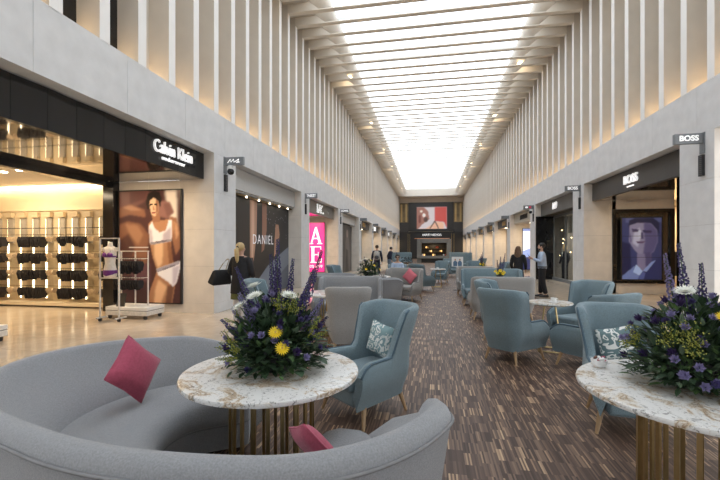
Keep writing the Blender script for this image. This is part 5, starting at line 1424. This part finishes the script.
def person(label, loc, rz, k=1.0, skin=SKIN, top=None, bottom=None, shoe=None, hairm=None, arms=None, legs=None, hair='short', coat=None, lean=0.0, name='person', bare_legs=False):
    """standing figure 1.75 m tall facing local +Y; k scales it. arms: side -> (elbow, wrist); legs: side -> (knee, ankle)"""
    root = thing(name, label, 'person', loc, rz, scale=k)
    hip, chest, neck, head = Vector((0, 0, 0.95)), Vector((0, lean * 0.5, 1.30)), Vector((0, lean * 0.8, 1.48)), Vector((0, lean + 0.015, 1.62))
    arms = arms or {}; legs = legs or {}
    V = [(0, 0, 0.97, (0.08, 0.07)), (0, lean * 0.25, 1.12, (0.095, 0.08)), (*chest, (0.12, 0.09)), (0, lean * 0.7, 1.42, (0.10, 0.08)), (*neck, 0.052), (0, lean + 0.012, 1.56, (0.06, 0.07)), (*head, (0.074, 0.092)), (0, lean, 1.70, (0.06, 0.075)), (0, lean - 0.0, 1.735, (0.03, 0.035)), (0, lean + 0.108, 1.60, (0.013, 0.014))]
    Ed = [(0, 1), (1, 2), (2, 3), (3, 4), (4, 5), (5, 6), (6, 7), (7, 8), (6, 9)]
    tv, te = [(0, 0, 0.88, (0.17, 0.145)), (0, 0, 0.96, (0.175, 0.15)), (0, lean * 0.25, 1.12, (0.165, 0.145)), (*chest, (0.19, 0.155)), (0, lean * 0.7, 1.41, (0.14, 0.11)), (0, lean * 0.78, 1.47, 0.065)], [(0, 1), (1, 2), (2, 3), (3, 4), (4, 5)]
    bv, be = [(0, 0, 1.02, (0.16, 0.14)), (0, 0, 0.90, (0.19, 0.17))], [(0, 1)]
    feet = []
    for s in (-1, 1):
        sh = Vector((s * 0.175, lean * 0.7, 1.405))
        el, wr = arms.get(s, ((s * 0.24, -0.03, 1.12), (s * 0.25, 0.05, 0.87)))
        el, wr = Vector(el), Vector(wr); d = (wr - el).normalized()
        b = len(V); V += [(*sh, 0.058), (*el, 0.042), (*wr, 0.028), (*(wr + d * 0.06), (0.034, 0.020))]; Ed += [(3, b), (b, b + 1), (b + 1, b + 2), (b + 2, b + 3)]
        side = d.cross(Vector((s, 0.3, 0))).normalized()
        for f in range(4):
            p = wr + d * 0.10 + side * (0.022 * (f - 1.5)); L = (0.055, 0.068, 0.062, 0.048)[f]; bend = Vector((-s * 0.4, 0.3, 0)) * L * 0.5
            c0 = len(V); V += [(*p, 0.0095), (*(p + d * L * 0.6), 0.0085), (*(p + d * L + bend), 0.007)]; Ed += [(b + 3, c0), (c0, c0 + 1), (c0 + 1, c0 + 2)]
        p = wr + d * 0.045 + side * -0.035; c0 = len(V)
        V += [(*p, 0.011), (*(p + d * 0.035 + side * -0.012), 0.009)]; Ed += [(b + 3, c0), (c0, c0 + 1)]
        b = len(tv); tv += [(*sh, 0.085), (*el, 0.064), (*(wr - d * 0.015), 0.046)]; te += [(4, b), (b, b + 1), (b + 1, b + 2)]
        kn, an = legs.get(s, ((s * 0.095, 0.015, 0.50), (s * 0.10, -0.02, 0.09)))
        b = len(V); V += [(s * 0.08, 0, 0.84, 0.06), (*kn, 0.048), (*an, 0.035), (an[0], an[1] + 0.10, 0.035, (0.036, 0.022))]; Ed += [(0, b), (b, b + 1), (b + 1, b + 2), (b + 2, b + 3)]
        b = len(bv); bv += [(s * 0.088, 0, 0.84, 0.115), (*kn, 0.088), (an[0], an[1], an[2] + 0.01, 0.075)]; be += [(1, b), (b, b + 1), (b + 1, b + 2)]
        feet.append(an)
    skin_obj('body', V, Ed, skin, root)
    if top: skin_obj('top', tv, te, top, root)
    if bottom: skin_obj('trousers', bv, be, bottom, root)
    for an in feet:
        mb = MB(); mb.ring([[(an[0] + w * math.cos(t * math.pi / 5), an[1] + y, max(0.0, z + hh * math.sin(t * math.pi / 5))) for t in range(10)] for y, w, z, hh in ((-0.075, 0.025, 0.04, 0.03), (-0.05, 0.042, 0.05, 0.05), (0.02, 0.046, 0.05, 0.05), (0.10, 0.048, 0.035, 0.04), (0.17, 0.042, 0.028, 0.03), (0.20, 0.02, 0.022, 0.015))])
        mb.build('shoe', shoe or BLACKM, root, smooth='all')
    if hairm:
        mb = MB(); mb.ell((0, lean - 0.028, 1.665), (0.088, 0.098, 0.090), 14, 10)
        if hair in ('long', 'pony'): pass
        mb.build('hair', hairm, root, smooth='all')
        if hair == 'long':
            mb = MB(); mb.ring([[(w * math.cos(t * math.pi / 6), lean - 0.055 + dd * math.sin(t * math.pi / 6), z) for t in range(12)] for w, dd, z in ((0.07, 0.05, 1.70), (0.105, 0.07, 1.62), (0.12, 0.07, 1.50), (0.13, 0.06, 1.38), (0.11, 0.05, 1.28), (0.04, 0.02, 1.22))])
            mb.build('long_hair', hairm, root, smooth='all')
        if hair == 'pony':
            MB().ell((0, lean - 0.115, 1.65), (0.03, 0.03, 0.03)).build('hair_tie', BLACKM, root, smooth='all')
            MB().tube([(0, lean - 0.11, 1.65), (0.005, lean - 0.16, 1.60), (0.01, lean - 0.155, 1.50), (0.005, lean - 0.13, 1.38), (0.0, lean - 0.13, 1.33)], [0.025, 0.045, 0.048, 0.035, 0.01], 10).build('ponytail', hairm, root, smooth='all')
    for s in (-1, 1):
        MB().ell((s * 0.086, lean + 0.0, 1.61), (0.012, 0.02, 0.03), 8, 6).build('ear', skin, root, smooth='all')
        MB().ell((s * 0.032, lean + 0.086, 1.625), (0.012, 0.01, 0.007), 8, 6).build('eye', M('eye_dark', (0.05, 0.035, 0.03), 0.3), root, smooth='all')
    MB().ell((0, lean + 0.082, 1.555), (0.026, 0.012, 0.008), 8, 6).build('mouth', M('lip', (0.38, 0.16, 0.14), 0.5), root, smooth='all')
    return root
BLK = M('black_cloth', (0.012, 0.012, 0.014), 0.85, var=0.3, scale=20)
NVY = M('navy_cloth', (0.02, 0.025, 0.05), 0.85, var=0.3, scale=20)
PALEBLUE = M('pale_blue_shirt', (0.42, 0.52, 0.68), 0.8, var=0.1, scale=14)
WHT = M('white_cloth', (0.66, 0.65, 0.68), 0.85, var=0.06, scale=10)
BLOND = M('blond_hair', (0.50, 0.36, 0.17), 0.5, var=0.25, scale=30, stretch=(6, 6, 0.5))
BRUN = M('brown_hair', (0.12, 0.065, 0.035), 0.5, var=0.4, scale=30, stretch=(6, 6, 0.5))
DKH = M('black_hair', (0.018, 0.014, 0.012), 0.5, var=0.3, scale=30)

# man looking at his phone, right
man = person('man in a pale blue shirt and dark trousers holding a phone by the shop window', (3.60, 13.4, 0), R(78), 1.01, top=PALEBLUE, bottom=BLK, hairm=DKH,
    arms={1: ((0.26, 0.02, 1.13), (0.10, 0.27, 1.22)), -1: ((-0.25, 0.04, 1.13), (-0.05, 0.29, 1.24))}, legs={1: ((0.10, 0.03, 0.50), (0.11, 0.05, 0.09)), -1: ((-0.10, 0.0, 0.50), (-0.11, -0.10, 0.09))}, lean=0.03)
MB().ell((0, 0.075, 1.535), (0.055, 0.048, 0.036), 12, 8).build('beard', DKH, man, smooth='all')
MB().ring([[(0.172 * math.cos(t * math.pi / 8), 0.142 * math.sin(t * math.pi / 8), z) for t in range(16)] for z in (0.955, 0.99)]).build('belt', BLACKM, man, smooth=True)
_mw = man.matrix_basis
ph = thing('phone', 'dark phone held up by the man in the pale blue shirt', 'phone', (0, 0, 0))
MB().box(-0.036, 0.036, -0.005, 0.005, -0.07, 0.07).build('case', BLACKM, ph, bevel=0.004)
MB().box(-0.032, 0.032, -0.0062, -0.005, -0.062, 0.062).build('glass', BLACK, ph)
bpy.context.view_layer.update()
ph.location = man.matrix_world @ Vector((0.0, 0.41, 1.345)); ph.rotation_euler = (R(-30), 0, R(78))

w1 = person('woman in black with a blond ponytail and white trousers, seen from behind', (-3.72, 7.15, 0), R(-8), 0.965, top=BLK, bottom=WHT, shoe=WHITE, hairm=BLOND, hair='pony',
    arms={1: ((0.25, 0.02, 1.12), (0.17, 0.20, 1.02)), -1: ((-0.27, -0.02, 1.14), (-0.24, 0.14, 1.06))})
MB().ring([[(a * math.cos(t * math.pi / 10), 0.0 + b * math.sin(t * math.pi / 10), z) for t in range(20)] for a, b, z in ((0.23, 0.17, 0.70), (0.22, 0.165, 0.85), (0.195, 0.14, 1.05), (0.205, 0.14, 1.25), (0.20, 0.125, 1.40), (0.10, 0.09, 1.47))], caps=False).build('long_jacket', BLK, w1, smooth='all')
MB().ring([[(a * math.cos(t * math.pi / 10), b * math.sin(t * math.pi / 10), z) for t in range(20)] for a, b, z in ((0.225, 0.165, 0.58), (0.215, 0.16, 0.74))], caps=False).build('green_hem', M('olive_cloth', (0.10, 0.11, 0.035), 0.85), w1, smooth='all')
bag = thing('shoulder_bag', 'black shoulder bag hanging from the shoulder of the woman in black', 'bag', (0, 0, 0), R(-8))
mb = MB(); mb.ring([[(a * w, b * d, z) for a, b in ((-1, -1), (1, -1), (1, 1), (-1, 1))] for w, d, z in ((0.085, 0.22, -0.24), (0.09, 0.23, -0.2), (0.06, 0.19, 0.02), (0.02, 0.17, 0.06))])
mb.build('bag_body', BLK, bag, bevel=0.02)
for y in (-0.06, 0.06): MB().tube([(0, y * 1.5, 0.04), (0.05, y, 0.20), (0.10, y * 0.6, 0.30), (0.10, -y * 0.2, 0.32)], 0.009, 6).build('strap', M('tan_strap', (0.30, 0.22, 0.10), 0.5), bag)
bpy.context.view_layer.update(); bag.location = w1.matrix_world @ Vector((-0.43, -0.06, 1.12)); bag.rotation_euler = (0, R(16), R(-20))

w2 = person('woman with long brown hair and a black top, seen from behind', (2.85, 13.35, 0), R(-25), 0.95, top=BLK, bottom=BLK, hairm=BRUN, hair='long', arms={1: ((0.24, 0.0, 1.10), (0.21, 0.14, 0.92)), -1: ((-0.24, 0.0, 1.10), (-0.21, 0.14, 0.92))})
p3 = person('person with a pale backpack over a dark jacket, walking away along the left shops', (-2.72, 19.9, 0), R(5), 1.02, top=NVY, bottom=NVY, hairm=DKH)
bk = thing('backpack', 'grey and white backpack worn by the person walking away', 'backpack', (0, 0, 0), R(5))
MB().ring([[(a * math.cos(t * math.pi / 8), b * math.sin(t * math.pi / 8), z) for t in range(16)] for a, b, z in ((0.10, 0.06, 0.0), (0.16, 0.10, 0.05), (0.165, 0.11, 0.25), (0.15, 0.09, 0.40), (0.08, 0.04, 0.47))]).build('pack', M('pale_grey_pack', (0.38, 0.38, 0.37), 0.8, var=0.3), bk, smooth='all')
MB().ell((0, -0.10, 0.15), (0.11, 0.04, 0.10)).build('pocket', M('dark_pocket', (0.08, 0.08, 0.09), 0.8), bk, smooth='all')
for s in (-1, 1): MB().tube([(s * 0.08, 0.04, 0.42), (s * 0.09, 0.14, 0.46), (s * 0.10, 0.20, 0.42)], 0.015, 6).build('strap', BLK, bk)
bpy.context.view_layer.update(); bk.location = p3.matrix_world @ Vector((0, -0.30, 0.98))
p4 = person('person in a dark jacket bending by the flower table', (-2.62, 25.2, 0), R(-60), 0.98, top=NVY, bottom=M('denim', (0.20, 0.27, 0.36), 0.85), hairm=DKH, lean=0.14)
# seated man
s_ = thing('person', 'man in a pale shirt seated behind the coral pillow loveseat', 'person', (-1.145, 13.85, 0), R(185.7))
V = [(0, -0.04, 0.58, (0.09, 0.08)), (0, -0.08, 0.74, (0.10, 0.08)), (0, -0.10, 0.94, (0.12, 0.09)), (0, -0.11, 1.05, (0.11, 0.08)), (0, -0.10, 1.12, 0.052), (0, -0.07, 1.19, (0.06, 0.07)), (0, -0.06, 1.26, (0.078, 0.09)), (0, -0.07, 1.34, (0.062, 0.075)), (0, -0.08, 1.38, 0.03), (0, 0.045, 1.24, 0.012)]
Ed = [(0, 1), (1, 2), (2, 3), (3, 4), (4, 5), (5, 6), (6, 7), (7, 8), (6, 9)]
tv = [(0, -0.04, 0.64, (0.155, 0.12)), (0, -0.07, 0.76, (0.15, 0.125)), (0, -0.09, 0.94, (0.17, 0.125)), (0, -0.12, 1.05, (0.12, 0.09)), (0, -0.11, 1.10, 0.06)]; te = [(0, 1), (1, 2), (2, 3), (3, 4)]
bv, be = [(0, -0.04, 0.60, (0.13, 0.10)), (0, 0.02, 0.575, (0.12, 0.09))], [(0, 1)]
for s in (-1, 1):
    b = len(V); V += [(s * 0.165, -0.10, 1.03, 0.055), (s * 0.20, 0.0, 0.79, 0.042), (s * 0.14, 0.18, 0.66, 0.03), (s * 0.11, 0.26, 0.65, (0.036, 0.02))]; Ed += [(3, b), (b, b + 1), (b + 1, b + 2), (b + 2, b + 3)]
    for f in range(5):
        c0 = len(V); V += [(s * (0.11 + 0.02 * (f - 2)), 0.31, 0.645, 0.009), (s * (0.10 + 0.02 * (f - 2)), 0.35, 0.63, 0.007)]; Ed += [(b + 3, c0), (c0, c0 + 1)]
    b = len(V); V += [(s * 0.09, 0.08, 0.56, 0.055), (s * 0.13, 0.44, 0.54, 0.05), (s * 0.13, 0.48, 0.09, 0.036), (s * 0.13, 0.58, 0.035, 0.03)]; Ed += [(0, b), (b, b + 1), (b + 1, b + 2), (b + 2, b + 3)]
    b = len(tv); tv += [(s * 0.165, -0.10, 1.03, 0.066), (s * 0.20, 0.0, 0.79, 0.052), (s * 0.165, 0.12, 0.70, 0.045)]; te += [(3, b), (b, b + 1), (b + 1, b + 2)]
    b = len(bv); bv += [(s * 0.10, 0.12, 0.565, 0.085), (s * 0.13, 0.44, 0.55, 0.07), (s * 0.13, 0.48, 0.10, 0.055)]; be += [(1, b), (b, b + 1), (b + 1, b + 2)]
    MB().ell((s * 0.13, 0.53, 0.045), (0.045, 0.13, 0.045)).build('shoe', BLACKM, s_, smooth='all')
    MB().ell((s * 0.09, -0.07, 1.25), (0.012, 0.02, 0.03), 8, 6).build('ear', SKIN, s_, smooth='all')
    MB().ell((s * 0.034, 0.025, 1.265), (0.03, 0.012, 0.018), 8, 6).build('sunglass_lens', BLACK, s_, smooth='all')
skin_obj('body', V, Ed, SKIN, s_); skin_obj('top', tv, te, PALEBLUE, s_); skin_obj('trousers', bv, be, NVY, s_)
MB().ell((0, -0.09, 1.30), (0.092, 0.10, 0.085), 12, 8).build('hair', DKH, s_, smooth='all')
